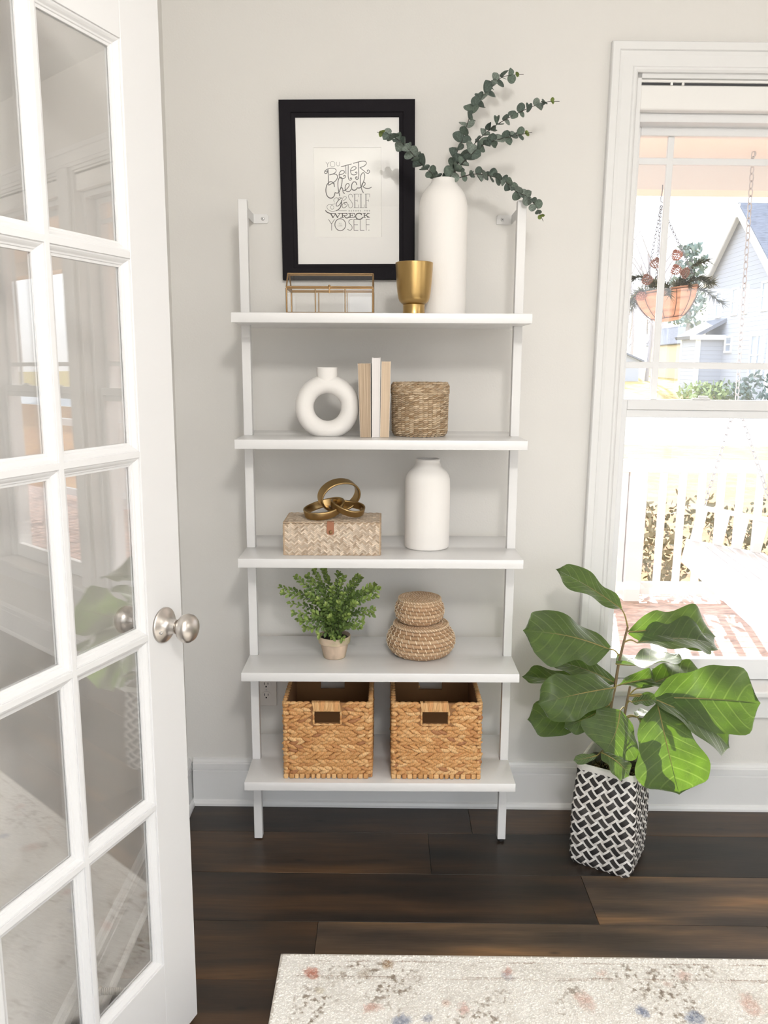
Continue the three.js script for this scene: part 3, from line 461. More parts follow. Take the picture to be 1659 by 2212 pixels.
{ // eucalyptus stems: each its own thing with a stem and single leaves
  const leafG = (L, Wd, cup) => grid(10, 6, (u, v) => { const s = v * 2 - 1, w = Wd / 2 * Math.sqrt(Math.max(0, 1 - (2 * clamp(u * 0.985 + 0.0125) - 1) ** 2)); return V(s * w, u * L, cup * (s * s * w * 3.2) + 0.1 * L * u * u); });
  const shapes = [leafG(0.030, 0.033, 0.1), leafG(0.029, 0.027, 0.22), leafG(0.026, 0.030, 0.05), leafG(0.026, 0.017, 0.6)];
  const lm = [[0.12, 0.16, 0.125], [0.19, 0.23, 0.195], [0.09, 0.122, 0.10]].map((c, k) => {
    const map = data(128, 128, (u, v) => { const f = 1 + fbm(u * 7 + k * 9, v * 7, k, 3) * 0.9, mid = Math.abs(v - 0.5) < 0.02 ? 1.25 : 1; const e = 1 - 0.35 * smooth(0.42, 0.5, Math.abs(v - 0.5)); return c.map((x) => Math.pow(clamp(x * f * mid * e), 1 / 2.2)); });
    return phys({ map, roughness: 0.75, side: THREE.DoubleSide, transmission: 0.1, thickness: 0 });
  });
  const fresh = phys({ color: lin(0.16, 0.21, 0.05), roughness: 0.75, side: THREE.DoubleSide }), woodM = std({ color: lin(0.045, 0.04, 0.032), roughness: 0.8 });
  const stems = [
    ['eucalyptus sprig rising highest above the white vase and bending right', [[0.168, 1.80, 0.19], [0.165, 1.975, 0.19], [0.18, 2.043, 0.18], [0.21, 2.115, 0.17], [0.225, 2.166, 0.16], [0.246, 2.208, 0.15], [0.282, 2.251, 0.14], [0.319, 2.288, 0.13], [0.38, 2.299, 0.12]], 34, 1.06],
    ['long eucalyptus sprig reaching right in a straight slant, second highest in the vase', [[0.16, 1.79, 0.18], [0.164, 1.975, 0.19], [0.19, 2.036, 0.191], [0.23, 2.085, 0.193], [0.275, 2.128, 0.194], [0.32, 2.157, 0.196], [0.38, 2.186, 0.197], [0.43, 2.203, 0.199], [0.468, 2.205, 0.2]], 32, 0.9],
    ['short eucalyptus sprig with pale green tip, below the straight slanting one', [[0.165, 1.80, 0.2], [0.163, 1.975, 0.197], [0.193, 2.026, 0.212], [0.227, 2.058, 0.223], [0.261, 2.084, 0.235], [0.309, 2.096, 0.247], [0.353, 2.103, 0.258], [0.385, 2.107, 0.27]], 30, 0.98],
    ['drooping eucalyptus sprig hanging right over the shelf post', [[0.15, 1.82, 0.19], [0.165, 1.98, 0.2], [0.195, 2.003, 0.2], [0.241, 2.014, 0.207], [0.282, 2.009, 0.212], [0.323, 1.993, 0.222], [0.354, 1.965, 0.23], [0.385, 1.948, 0.245], [0.408, 1.922, 0.25], [0.429, 1.884, 0.25]], 32, 0.86],
    ['eucalyptus sprig arching left across the black picture frame', [[0.17, 1.80, 0.19], [0.155, 1.975, 0.19], [0.136, 2.008, 0.197], [0.096, 2.036, 0.207], [0.064, 2.068, 0.215], [0.033, 2.094, 0.223], [0.002, 2.108, 0.232], [-0.029, 2.111, 0.24]], 30, 1.0],
  ];
  stems.forEach(([label, pts, n, sc], si) => {
    const R = rng(40 + si), base = V(...pts[0]), t = thing('eucalyptus_stem', label, 'branch', pts[0], 0, 'eucalyptus sprigs in the tall white vase');
    const c = curve(pts.map((p) => V(...p).sub(base))); mesh('stem', taper(pts.map((p) => V(...p).sub(base)), 0.0018, 0.0007, 40, 6), woodM, t);
    const view = V(0, 0, 1), u0 = 0.34 + (si === 3 ? 0.08 : 0);
    for (let i = 0; i < n; i++) {
      const pair = Math.floor(i / 2), u = u0 + (0.985 - u0) * Math.pow((pair + 0.35) / (n / 2), 0.93), p = c.getPointAt(clamp(u, 0, 0.995)), tg = c.getTangentAt(clamp(u, 0, 0.995));
      const side = tg.clone().cross(view).normalize(), other = tg.clone().cross(side), roll = pair * 1.45 + R() * 0.5 + (i % 2) * PI;
      const dir = side.multiplyScalar(Math.cos(roll)).addScaledVector(other, Math.sin(roll)).multiplyScalar(0.85).addScaledVector(tg, 0.5).normalize();
      const face = view.clone().addScaledVector(V(R() - 0.5, R() - 0.35, 0), i % 3 === 2 ? 2.2 : 0.8).addScaledVector(tg, 0.5); const x = dir.clone().cross(face).normalize(), z = x.clone().cross(dir);
      const tip = smooth(0.86, 1, u), size = sc * mix(1.0, 0.4, tip) * mix(0.78, 1.1, R()) * (u < u0 + 0.06 ? 0.8 : 1);
      const m = mesh('leaf', shapes[Math.floor(R() * 10) % (tip > 0.8 ? 4 : R() < 0.3 ? 4 : 3)], tip > 0.55 ? fresh : lm[Math.floor(R() * 3)], t);
      m.matrix.makeBasis(x, dir, z).scale(V(size, size, size)).setPosition(p); m.matrix.decompose(m.position, m.quaternion, m.scale);
    }
  });
}

// ------------------------------------------------------------------ second shelf
{ // ring vase
  const t = onShelf('ring_vase', 'matte white ring-shaped vase with a short neck and a round hole', 'vase', [-0.1553, SH[1], 0.235]);
  const R0 = 0.0655, r = 0.0262, cy = 0.0825;
  const g = new THREE.TorusGeometry(R0, r, 40, 96); { const p = g.attributes.position; for (let i = 0; i < p.count; i++) p.setZ(i, p.getZ(i) * 1.12); } g.translate(0, cy, 0);
  { const p = g.attributes.position; for (let i = 0; i < p.count; i++) if (p.getY(i) < 0.0) p.setY(i, 0); g.computeVertexNormals(); }
  const neck = lathe([[0.0268, 0], [0.0275, 0.012], [0.0296, 0.0235], [0.0302, 0.03], [0.0302, 0.043], [0.0296, 0.045], [0.028, 0.0452], [0.0265, 0.044], [0.026, 0.03], [0.0, 0.028]], 48); neck.translate(0, 0.1495, 0);
  mesh('body', g, chalk, t); mesh('neck', neck, chalk, t);
}
{ // three books, page edges outward
  const spec = [
    ['thick old paperback with browned streaky pages, leftmost of the three books', -0.0667, -0.0302, -0.0597, -0.0290, 0.2065, [0.44, 0.335, 0.235], 0.36, 3, [0.62, 0.56, 0.5]],
    ['tallest book, with white page edges, between the two tan ones', -0.0265, -0.0030, -0.0262, -0.0045, 0.2222, [0.76, 0.72, 0.70], 0.06, 5, [0.82, 0.80, 0.78]],
    ['tan paperback with pale covers, rightmost of the three books beside the seagrass basket', 0.0000, 0.0262, -0.0040, 0.0222, 0.2122, [0.60, 0.47, 0.34], 0.14, 7, [0.78, 0.72, 0.64]],
  ];
  for (const [label, x0, x1, b0, b1, h, col, streak, seed, cov] of spec) {
    const cx = (b0 + b1) / 2, t = onShelf('book', label, 'book', [cx, SH[1] + 0.0001, 0.288], 0, 'books standing on the second shelf');
    const map = data(256, 64, (u, v) => { const f = 1 + streak * (noise(u * 60 + seed, v * 1.2, seed) + noise(u * 17 + seed, v * 0.6, 2) * 1.3 + noise(u * 150, v * 2, 4) * 0.5); return col.map((c, k) => Math.pow(clamp(c * (1 + (f - 1) * [1, 1.15, 1.3][k])), 1 / 2.2)); });
    const D = 0.128, cT = 0.0009;
    const slab = (ta, tb, ba, bb, y0, y1, z0, z1) => { // upright block whose top and bottom widths differ
      const g = new THREE.BoxGeometry(1, 1, 1, 1, 6, 1), p = g.attributes.position, uv = g.attributes.uv;
      for (let i = 0; i < p.count; i++) { const k = p.getY(i) + 0.5, a = mix(ba, ta, k), b = mix(bb, tb, k), y = mix(y0, y1, k); p.setXYZ(i, mix(a, b, p.getX(i) + 0.5) - cx, y, mix(z0, z1, p.getZ(i) + 0.5)); }
      g.computeVertexNormals(); return g;
    };
    mesh('page_block', slab(x0 + cT, x1 - cT, b0 + cT, b1 - cT, 0.0006, h - 0.0012, -D + 0.001, -0.0015), std({ map, roughness: 0.95, bumpMap: map, bumpScale: 0.0004 }), t);
    mesh('cover', merge([slab(x0, x0 + cT, b0, b0 + cT, 0, h, -D, 0), slab(x1 - cT, x1, b1 - cT, b1, 0, h, -D, 0), slab(x0, x1, b0, b1, 0, h, -D - 0.0008, -D + 0.0002)]), std({ color: lin(...cov), roughness: 0.7 }), t);
  }
}
const fibre = (c, k) => data(128, 64, (u, v) => { const f = 1 + 0.5 * noise(u * 3 + k, v * 26, k) + 0.3 * noise(u * 7, v * 60, k + 3); return c.map((x) => Math.pow(clamp(x * f), 1 / 2.2)); });
function strand(L, Wd, T, twist = 0) {   // plump pointed strand lying along x
  const g = new THREE.SphereGeometry(1, 10, 6), p = g.attributes.position; g.rotateZ(PI / 2);
  for (let i = 0; i < p.count; i++) { const x = p.getX(i), k = Math.pow(1 - Math.min(1, x * x), 0.12); const a = x * twist, y = p.getY(i) * k, z = p.getZ(i) * k; p.setXYZ(i, x * L / 2, (y * Math.cos(a) - z * Math.sin(a)) * Wd / 2, (y * Math.sin(a) + z * Math.cos(a)) * T / 2); }
  g.computeVertexNormals(); return g;
}
function scattered(name, geo, mat, list, parent) {   // many small pieces nobody could count: [matrix, colour]
  const m = new THREE.InstancedMesh(geo, mat, list.length); list.forEach(([q, c], i) => { m.setMatrixAt(i, q); if (c) m.setColorAt(i, c); });
  m.name = name; m.castShadow = m.receiveShadow = true; m.userData.kind = 'stuff'; parent.add(m); return m;
}
const place = (p, x, y, z, s = 1) => new THREE.Matrix4().makeBasis(x, y, z).scale(typeof s === 'number' ? V(s, s, s) : s).setPosition(p);
const grass = (R, a, b) => { const k = R(), j = 0.82 + R() * 0.36; return lin(mix(a[0], b[0], k) * j, mix(a[1], b[1], k) * j, mix(a[2], b[2], k) * j); };
{ // round seagrass basket
  const t = onShelf('seagrass_basket', 'round lidded basket woven of tan seagrass, at the right of the books', 'basket', [0.1118, SH[1], 0.2]);
  const R = rng(11), s = strand(0.0158, 0.0056, 0.0058, 0.35), white = std({ color: 0xffffff, map: fibre([0.78, 0.78, 0.78], 4), roughness: 0.8 });
  const prof = (y) => (y < 0.012 ? mix(0.066, 0.0795, Math.sqrt(y / 0.012)) : mix(0.0795, 0.0815, (y - 0.012) / 0.12));
  const ring = (list, y, r, n, off, drop, sc = 1) => { for (let i = 0; i < n; i++) { const a = (i + off) / n * 2 * PI, rr = r + (R() - 0.5) * 0.0006, nrm = V(Math.sin(a), 0, Math.cos(a)), tg = V(Math.cos(a), drop + (R() - 0.5) * 0.1, -Math.sin(a)).normalize(), up = nrm.clone().cross(tg); list.push([place(nrm.clone().multiplyScalar(rr).setY(y + (R() - 0.5) * 0.0007), tg, up, nrm, V(sc * (0.9 + R() * 0.25), 0.9 + R() * 0.3, 1)), grass(R, [0.40, 0.265, 0.145], [0.76, 0.60, 0.42])]); } };
  const body = [], lidL = [];
  for (let k = 0; k < 22; k++) { const y = 0.0035 + k * 0.0056; ring(body, y, prof(y), 37, 0, 0.2); }
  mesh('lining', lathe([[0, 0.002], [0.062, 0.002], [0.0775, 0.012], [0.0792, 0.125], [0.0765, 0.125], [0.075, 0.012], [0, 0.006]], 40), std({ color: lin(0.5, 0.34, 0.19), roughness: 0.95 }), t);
  scattered('weave', s, white, body, t);
  const lid = new THREE.Group(); lid.name = 'lid'; t.add(lid);
  for (let k = 0; k < 6; k++) ring(lidL, 0.123 + k * 0.0046, 0.0828 + (k === 5 ? -0.0018 : 0), 36, k % 2 ? 0.5 : 0, k < 2 ? -0.12 : 0.2, 1.25);
  for (let k = 0; k < 13; k++) { const r = 0.078 - k * 0.006; ring(lidL, 0.149 + 0.002 * Math.cos(k * 0.4), Math.max(r, 0.003), Math.max(5, Math.round(r * 480)), k % 2 ? 0.5 : 0, 0.02, 1.1); }
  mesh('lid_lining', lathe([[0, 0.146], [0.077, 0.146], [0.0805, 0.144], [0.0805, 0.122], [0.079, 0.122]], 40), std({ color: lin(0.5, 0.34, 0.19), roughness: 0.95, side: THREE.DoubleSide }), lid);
  scattered('lid_weave', s, white, lidL, lid);
  const loop = curve([[-0.0085, 0.148, 0.006], [-0.005, 0.1575, 0.008], [0.0005, 0.1625, 0.009], [0.0045, 0.158, 0.0085], [0.006, 0.148, 0.008]]), lp = [];
  for (let i = 0; i <= 20; i++) lp.push(loop.getPoint(i / 20));
  mesh('leather_loop', grid(20, 1, (u, v) => loop.getPoint(u).add(V(0, 0, (v - 0.5) * 0.005 + (u > 0.6 ? 0.002 : 0)))), std({ color: lin(0.07, 0.03, 0.015), roughness: 0.6, side: THREE.DoubleSide }), lid);
}

// ------------------------------------------------------------------ third shelf
const BOXT = 0.0968;
{ // woven box
  const t = onShelf('woven_box', 'flat rectangular box of pale herringbone-woven palm with leather tab, under the brass knot', 'box', [-0.1388, SH[2], 0.247]);
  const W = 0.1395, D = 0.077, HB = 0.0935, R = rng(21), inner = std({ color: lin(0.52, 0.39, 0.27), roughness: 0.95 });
  const slat = box(0.0128, 0.0041, 0.0011, 0, 0, 0, 0.0005), sm = std({ color: 0xffffff, map: fibre([0.8, 0.8, 0.8], 8), roughness: 0.85 });
  const twill = (list, o, ux, uy, nrm, w, h) => {   // raised diagonal slats, alternating direction column by column
    const px = 0.0092, py = 0.0058, clampIn = (v, m) => Math.abs(v) < m;
    for (let i = -Math.ceil(w / px / 2); i <= w / px / 2; i++) for (let j = -Math.ceil(h / py / 2) - 1; j <= h / py / 2 + 1; j++) {
      const x = i * px, y = j * py + (i % 2 ? py / 2 : 0); if (!clampIn(x, w / 2 - 0.002) || !clampIn(y, h / 2 - 0.001)) continue;
      const a = (i % 2 ? 1 : -1) * 0.72 + (R() - 0.5) * 0.08, dx = ux.clone().multiplyScalar(Math.cos(a)).addScaledVector(uy, Math.sin(a)), dy = nrm.clone().cross(dx);
      list.push([place(o.clone().addScaledVector(ux, x).addScaledVector(uy, y).addScaledVector(nrm, 0.0003 + R() * 0.0003), dx, dy, nrm), grass(R, [0.46, 0.34, 0.235], [0.84, 0.72, 0.58])]);
    }
  };
  const body = [], lid = [];
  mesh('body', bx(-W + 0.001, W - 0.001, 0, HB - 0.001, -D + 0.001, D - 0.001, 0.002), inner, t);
  twill(body, V(0, HB / 2, D - 0.0009), V(1, 0, 0), V(0, 1, 0), V(0, 0, 1), W * 2, HB - 0.002); twill(body, V(0, HB / 2, -D + 0.0009), V(-1, 0, 0), V(0, 1, 0), V(0, 0, -1), W * 2, HB - 0.002);
  twill(body, V(W - 0.0009, HB / 2, 0), V(0, 0, -1), V(0, 1, 0), V(1, 0, 0), D * 2, HB - 0.002); twill(body, V(-W + 0.0009, HB / 2, 0), V(0, 0, 1), V(0, 1, 0), V(-1, 0, 0), D * 2, HB - 0.002);
  scattered('weave', slat, sm, body, t);
  const l = new THREE.Group(); l.name = 'lid'; t.add(l);
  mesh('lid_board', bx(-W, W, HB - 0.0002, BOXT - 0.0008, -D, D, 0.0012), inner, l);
  twill(lid, V(0, BOXT - 0.0008, 0), V(1, 0, 0), V(0, 0, -1), V(0, 1, 0), W * 2, D * 2); scattered('lid_weave', slat, sm, lid, l);
  const lea = std({ color: lin(0.33, 0.135, 0.07), roughness: 0.55, bumpMap: rep(fineBump, 20, 20), bumpScale: 0.0002 });
  const tab = prism([[-0.0105, 0.0], [0.0095, 0.0], [0.009, -0.022], [0.0105, -0.028], [0.008, -0.035], [0.0, -0.0375], [-0.009, -0.035], [-0.012, -0.029], [-0.0115, -0.022]], 0.002, 0.0006); tab.translate(-0.0035, BOXT + 0.0005, D + 0.0008);
  mesh('leather_tab', merge([tab, box(0.02, 0.002, 0.012, -0.004, BOXT + 0.0006, D - 0.004, 0.0008)]), lea, t);
  mesh('stud', lathe([[0, 0.0045], [0.0018, 0.0042], [0.0026, 0.0028], [0.0045, 0.002], [0.0056, 0.0008], [0.0056, 0], [0, 0]], 24).rotateX(PI / 2).translate(-0.0035, BOXT - 0.0285, D + 0.0026), antique, t);
}
{ // brass knot of three linked bands
  const t = onShelf('brass_knot', 'brushed brass sculpture of linked twisted bands, resting on the woven box', 'sculpture', [-0.137, SH[2] + BOXT + 0.0008, 0.262]);
  const band = (center, ex, ey, rx, ry, w, th, axisTwist, wave = 0) => {  // closed ribbon of rounded section round an ellipse in the plane of ex, ey
    const n = 96, m = 16, nrm = ex.clone().cross(ey).normalize();
    const P = (u) => { const a = u * 2 * PI; return center.clone().addScaledVector(ex, rx * Math.cos(a)).addScaledVector(ey, ry * Math.sin(a)).addScaledVector(nrm, wave * Math.sin(2 * a + 0.6)); };
    return grid(n, m, (u, v) => {
      const p = P(u), tg = P(u + 0.002).sub(P(u - 0.002)).normalize(), out = tg.clone().cross(nrm).normalize(), tw = axisTwist[0] + axisTwist[1] * Math.sin(u * 2 * PI + axisTwist[2]), side = nrm.clone().multiplyScalar(Math.cos(tw)).addScaledVector(out, Math.sin(tw)), flat = tg.clone().cross(side);
      const b = v * 2 * PI, cs = Math.cos(b), sn = Math.sin(b), q = (x) => Math.sign(x) * Math.pow(Math.abs(x), 0.45);
      return p.addScaledVector(side, q(cs) * w / 2).addScaledVector(flat, q(sn) * th / 2);
    });
  };
  const bm = std({ color: lin(0.40, 0.275, 0.125), metalness: 1, roughness: 0.3 });
  const nA = V(0.42, -0.34, 0.84).normalize(), xA = V(0.86, 0.06, -0.42), eA = xA.addScaledVector(nA, -xA.dot(nA)).normalize();
  mesh('link', band(V(0.0155, 0.0655, -0.004), eA, nA.clone().cross(eA), 0.0585, 0.0465, 0.026, 0.0066, [0.0, 0.25, 2.2]), bm, t);
  mesh('link', band(V(-0.0275, 0.0285, 0.012), V(0.96, 0.16, -0.1).normalize(), V(0.12, 0.4, -0.9).normalize(), 0.055, 0.036, 0.0235, 0.0064, [0.25, 0.35, 0.4], 0.003), bm, t);
  mesh('link', band(V(0.040, 0.0325, 0.008), V(0.97, -0.22, 0.06).normalize(), V(0.06, 0.16, -0.98).normalize(), 0.0475, 0.037, 0.0225, 0.0064, [0.1, 0.3, 3.4], 0.0035), bm, t);
}
{ // bottle vase
  const t = onShelf('bottle_vase', 'white ceramic bottle vase with a small open mouth, at the right of the woven box', 'vase', [0.1372, SH[2], 0.2]);
  mesh('body', lathe([[0, 0], [0.063, 0], [0.0655, 0.0018], [0.0668, 0.005], [0.0668, 0.1], [0.0666, 0.195], [0.0655, 0.206], [0.062, 0.217], [0.0555, 0.2275], [0.0475, 0.2355], [0.0415, 0.242], [0.0378, 0.2495], [0.0358, 0.256], [0.0365, 0.2605], [0.0368, 0.263], [0.0352, 0.2655], [0.0318, 0.2655], [0.0298, 0.2635], [0.0305, 0.255], [0.035, 0.245], [0.052, 0.225], [0.06, 0.2], [0.06, 0.02], [0, 0.012]], 80), chalk, t);
}

// ------------------------------------------------------------------ fourth shelf
{ // small boxwood plant
  const t = onShelf('potted_plant', 'small leafy green boxwood plant in a weathered clay pot', 'plant', [-0.14, SH[3], 0.23]);
  const clay = data(256, 128, (u, v) => { const f = tile((x, y) => fbm(x, y, 4, 4), u, v, 5), moss = smooth(0.02, 0.3, tile((x, y) => fbm(x, y, 8, 3), u, v, 3)), b = [0.76, 0.68, 0.60]; return b.map((c, k) => clamp(c * (1 + f * 0.5) * (1 - moss * [0.22, 0.12, 0.26][k]))); });
  mesh('pot', lathe([[0, 0], [0.0325, 0], [0.0335, 0.002], [0.0428, 0.0452], [0.0468, 0.0462], [0.0478, 0.0475], [0.0492, 0.0665], [0.0486, 0.0685], [0.0468, 0.0688], [0.0455, 0.067], [0.044, 0.05], [0.0, 0.048]], 56), std({ map: clay, roughness: 0.95, bumpMap: rep(fineBump, 3, 2), bumpScale: 0.0004 }), t);
  mesh('soil', new THREE.CylinderGeometry(0.0435, 0.0435, 0.008, 24).translate(0, 0.054, 0), std({ color: lin(0.02, 0.015, 0.01), roughness: 1 }), t);
  const tips = [[-0.168,0.203,-0.05],[-0.156,0.201,0],[-0.109,0.263,0.05],[-0.078,0.257,0.02],[-0.062,0.262,-0.03],[-0.035,0.259,-0.05],[0.014,0.261,0],[0.031,0.269,0.05],[0.071,0.258,0.02],[0.078,0.237,-0.03],[0.122,0.208,-0.05],[0.135,0.213,0],[0.127,0.207,0.05],[0.109,0.227,0.02],[0.119,0.14,-0.03],[0.115,0.119,-0.05],[0.084,0.112,0],[0.079,0.11,0.05],[-0.121,0.143,0.02],[-0.138,0.159,-0.03],[-0.114,0.099,-0.05],[-0.089,0.089,0],[-0.07,0.104,0.05],[-0.042,0.083,0.04],[0.026,0.076,0.05],[-0.001,0.082,0.06],[0.056,0.094,0],[-0.094,0.127,0.05],[-0.02,0.178,0.06],[0.031,0.213,0.06],[0.065,0.185,0.06],[-0.055,0.152,0.06],[-0.01,0.142,0.06],[-0.071,0.213,0.06],[0.045,0.149,0.06],[0.017,0.185,0.06],[-0.044,0.195,0.06],[-0.003,0.231,0.06]];
  const leaf = (L, W) => grid(4, 2, (u, v) => { const s = v * 2 - 1, w = W / 2 * Math.pow(Math.sin(PI * clamp(Math.pow(u, 1.5) * 0.96 + 0.02)), 0.75); return V(s * w, u * L, Math.abs(s) * w * 0.5 - 0.12 * L * u * u); });
  const G = leaf(0.0165, 0.0088), R = rng(77), stemM = std({ color: lin(0.05, 0.07, 0.02), roughness: 0.8 });
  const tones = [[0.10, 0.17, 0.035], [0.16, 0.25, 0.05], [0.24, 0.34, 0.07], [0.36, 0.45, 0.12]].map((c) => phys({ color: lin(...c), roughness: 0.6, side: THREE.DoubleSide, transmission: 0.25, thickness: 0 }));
  tips.forEach(([x, y, z], k) => {
    const a = V((R() - 0.5) * 0.03, 0.05, (R() - 0.5) * 0.03), b = V(x, Math.min(y, 0.262), z), mid = a.clone().lerp(b, 0.5).add(V(-x * 0.18, Math.abs(x) * 0.16 + 0.012, 0));
    const pts = [a, mid, b], s = mesh('sprig', taper(pts, 0.0011, 0.0005, 12, 5), stemM, t);
    const c = curve(pts), len = a.distanceTo(b), pairs = Math.max(5, Math.round(len / 0.0105)), sets = tones.map(() => []);
    for (let i = 0; i < pairs * 2 + 5; i++) {
      const end = i >= pairs * 2, u = end ? 0.985 : mix(0.26, 0.97, Math.floor(i / 2) / (pairs - 1)), p = c.getPoint(u), tg = c.getTangent(u), roll = Math.floor(i / 2) * 1.57 + (i % 2) * PI + R() * 0.8 + (end ? i * 1.25 : 0);
      const s1 = tg.clone().cross(V(0.3, 0.2, 1)).normalize(), s2 = tg.clone().cross(s1), d = s1.multiplyScalar(Math.cos(roll)).addScaledVector(s2, Math.sin(roll)).multiplyScalar(end ? 0.55 : 0.9).addScaledVector(tg, 0.75).normalize();
      const xx = d.clone().cross(V(R() - 0.5, 0.9, 0.5 + R())).normalize(), zz = xx.clone().cross(d), sz = mix(0.75, 1.15, R()) * (end ? 0.75 : 1);
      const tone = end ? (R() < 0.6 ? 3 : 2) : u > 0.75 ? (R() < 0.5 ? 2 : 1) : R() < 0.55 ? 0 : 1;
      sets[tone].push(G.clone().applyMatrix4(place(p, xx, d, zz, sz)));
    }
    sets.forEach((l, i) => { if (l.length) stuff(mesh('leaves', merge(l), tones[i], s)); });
  });
}
function coilBasket(name, label, pos, prof, lidR, lidY, scale, seed, turns) {   // coiled grass bundles bound with pale strips
  const t = onShelf(name, label, 'basket', pos, 0, 'coiled baskets stacked on the fourth shelf'), R = rng(seed);
  const bundle = [0, 1, 2].map((k) => std({ color: lin(...[[0.60, 0.38, 0.22], [0.68, 0.46, 0.28], [0.54, 0.335, 0.185]][k]), map: rep(fibre([0.85, 0.85, 0.85], 12 + k), 1, 14), roughness: 0.85, bumpMap: rep(fibre([0.5, 0.5, 0.5], 30 + k), 1, 14), bumpScale: 0.0008 }));
  const ringG = (r, h, w) => { const g = new THREE.TorusGeometry(r, 1, 8, 64), p = g.attributes.position, n = g.attributes.normal; for (let i = 0; i < p.count; i++) { const a = Math.atan2(p.getY(i), p.getX(i)), d = Math.hypot(p.getX(i), p.getY(i)) - r, b = 1 + 0.1 * noise(a * 5 + r * 90, seed, r * 50); p.setXYZ(i, Math.cos(a) * (r + d * w * b), Math.sin(a) * (r + d * w * b), p.getZ(i) * h * b); const uv = g.attributes.uv; uv.setXY(i, uv.getY(i) * 0 + a, uv.getY(i)); } g.computeVertexNormals(); g.rotateX(PI / 2); return g; };
  const strip = new THREE.TorusGeometry(1, 0.14, 5, 10, PI * 1.15); strip.scale(1, 1, 1.4); strip.rotateZ(-PI * 0.575); // bends round a coil: opens toward -x
  const pale = std({ color: 0xffffff, roughness: 0.75 }), list = [];
  const wrap = (y, r, hh, ww, n, off, lean, outA, parent = list) => { for (let i = 0; i < n; i++) { const a = (i + off + (R() - 0.5) * 0.12) / n * 2 * PI, rad = V(Math.sin(a), 0, Math.cos(a)), up = V(0, 1, 0), out = rad.clone().multiplyScalar(Math.cos(outA)).addScaledVector(up, Math.sin(outA)), tg = V(Math.cos(a), 0, -Math.sin(a)), q = out.clone().cross(tg).multiplyScalar(-1).addScaledVector(tg, lean).normalize(), zz = out.clone().cross(q).normalize(); parent.push([place(rad.clone().multiplyScalar(r).setY(y), out, q, zz, V(ww * 1.07, hh * 1.12, hh * 0.95)), grass(R, [0.74, 0.60, 0.43], [0.90, 0.79, 0.62])]); } };
  const n = prof.length, pr = curve(prof.map(([r, y]) => [r, y, 0]));
  for (let k = 0; k < turns; k++) {
    const u = k / (turns - 1), p = pr.getPointAt(u), tgn = pr.getTangentAt(u), L = pr.getLength() / (turns - 1), h = L * 0.5;
    mesh('coil', ringG(p.x, h, h * 0.9), bundle[k % 3], t).position.y = p.y;
    wrap(p.y, p.x, h, h * 0.9, Math.max(12, Math.round(p.x * 2 * PI / (0.021 * scale))), k * 0.3, 0.4, Math.atan2(-tgn.x, tgn.y) * -1 * -1);
  }
  scattered('binding', strip, pale, list, t);
  mesh('floor', new THREE.CylinderGeometry(prof[0][0], prof[0][0], 0.003, 40).translate(0, 0.0025, 0), bundle[2], t);
  const lid = new THREE.Group(); lid.name = 'lid'; t.add(lid); lid.position.y = lidY; const ll = [], step = 0.0078 * scale, m = Math.round(lidR / step);
  for (let k = 0; k < m; k++) { const r = lidR - step * (k + 0.5), y = 0.0046 * scale + (k > 1 ? 0.0012 : 0); if (r < 0.003) break; mesh('coil', ringG(r, 0.0046 * scale, step * 0.56), bundle[(k + 1) % 3], lid).position.y = y; wrap(y, r, 0.0046 * scale, step * 0.56, Math.max(5, Math.round(r * 2 * PI / 0.0085)), k * 0.3, 0.85, k === 0 ? 0.35 : PI / 2, ll); }
  scattered('lid_binding', strip, pale, ll, lid);
  return t;
}
coilBasket('coiled_basket', 'larger coiled straw basket with pale binding, lower of the stacked pair', [0.1238, SH[3], 0.192], [[0.058, 0.0045], [0.0795, 0.0085], [0.094, 0.022], [0.1005, 0.041], [0.0985, 0.058], [0.090, 0.0725], [0.082, 0.083]], 0.0845, 0.0895, 1, 31, 10);
coilBasket('coiled_basket', 'smaller coiled straw basket with lid, upper of the stacked pair', [0.1185, SH[3] + 0.1012, 0.192], [[0.043, 0.004], [0.0585, 0.008], [0.068, 0.0195], [0.0712, 0.034], [0.0698, 0.048], [0.0655, 0.0585], [0.062, 0.0635]], 0.0655, 0.0685, 0.9, 32, 8);

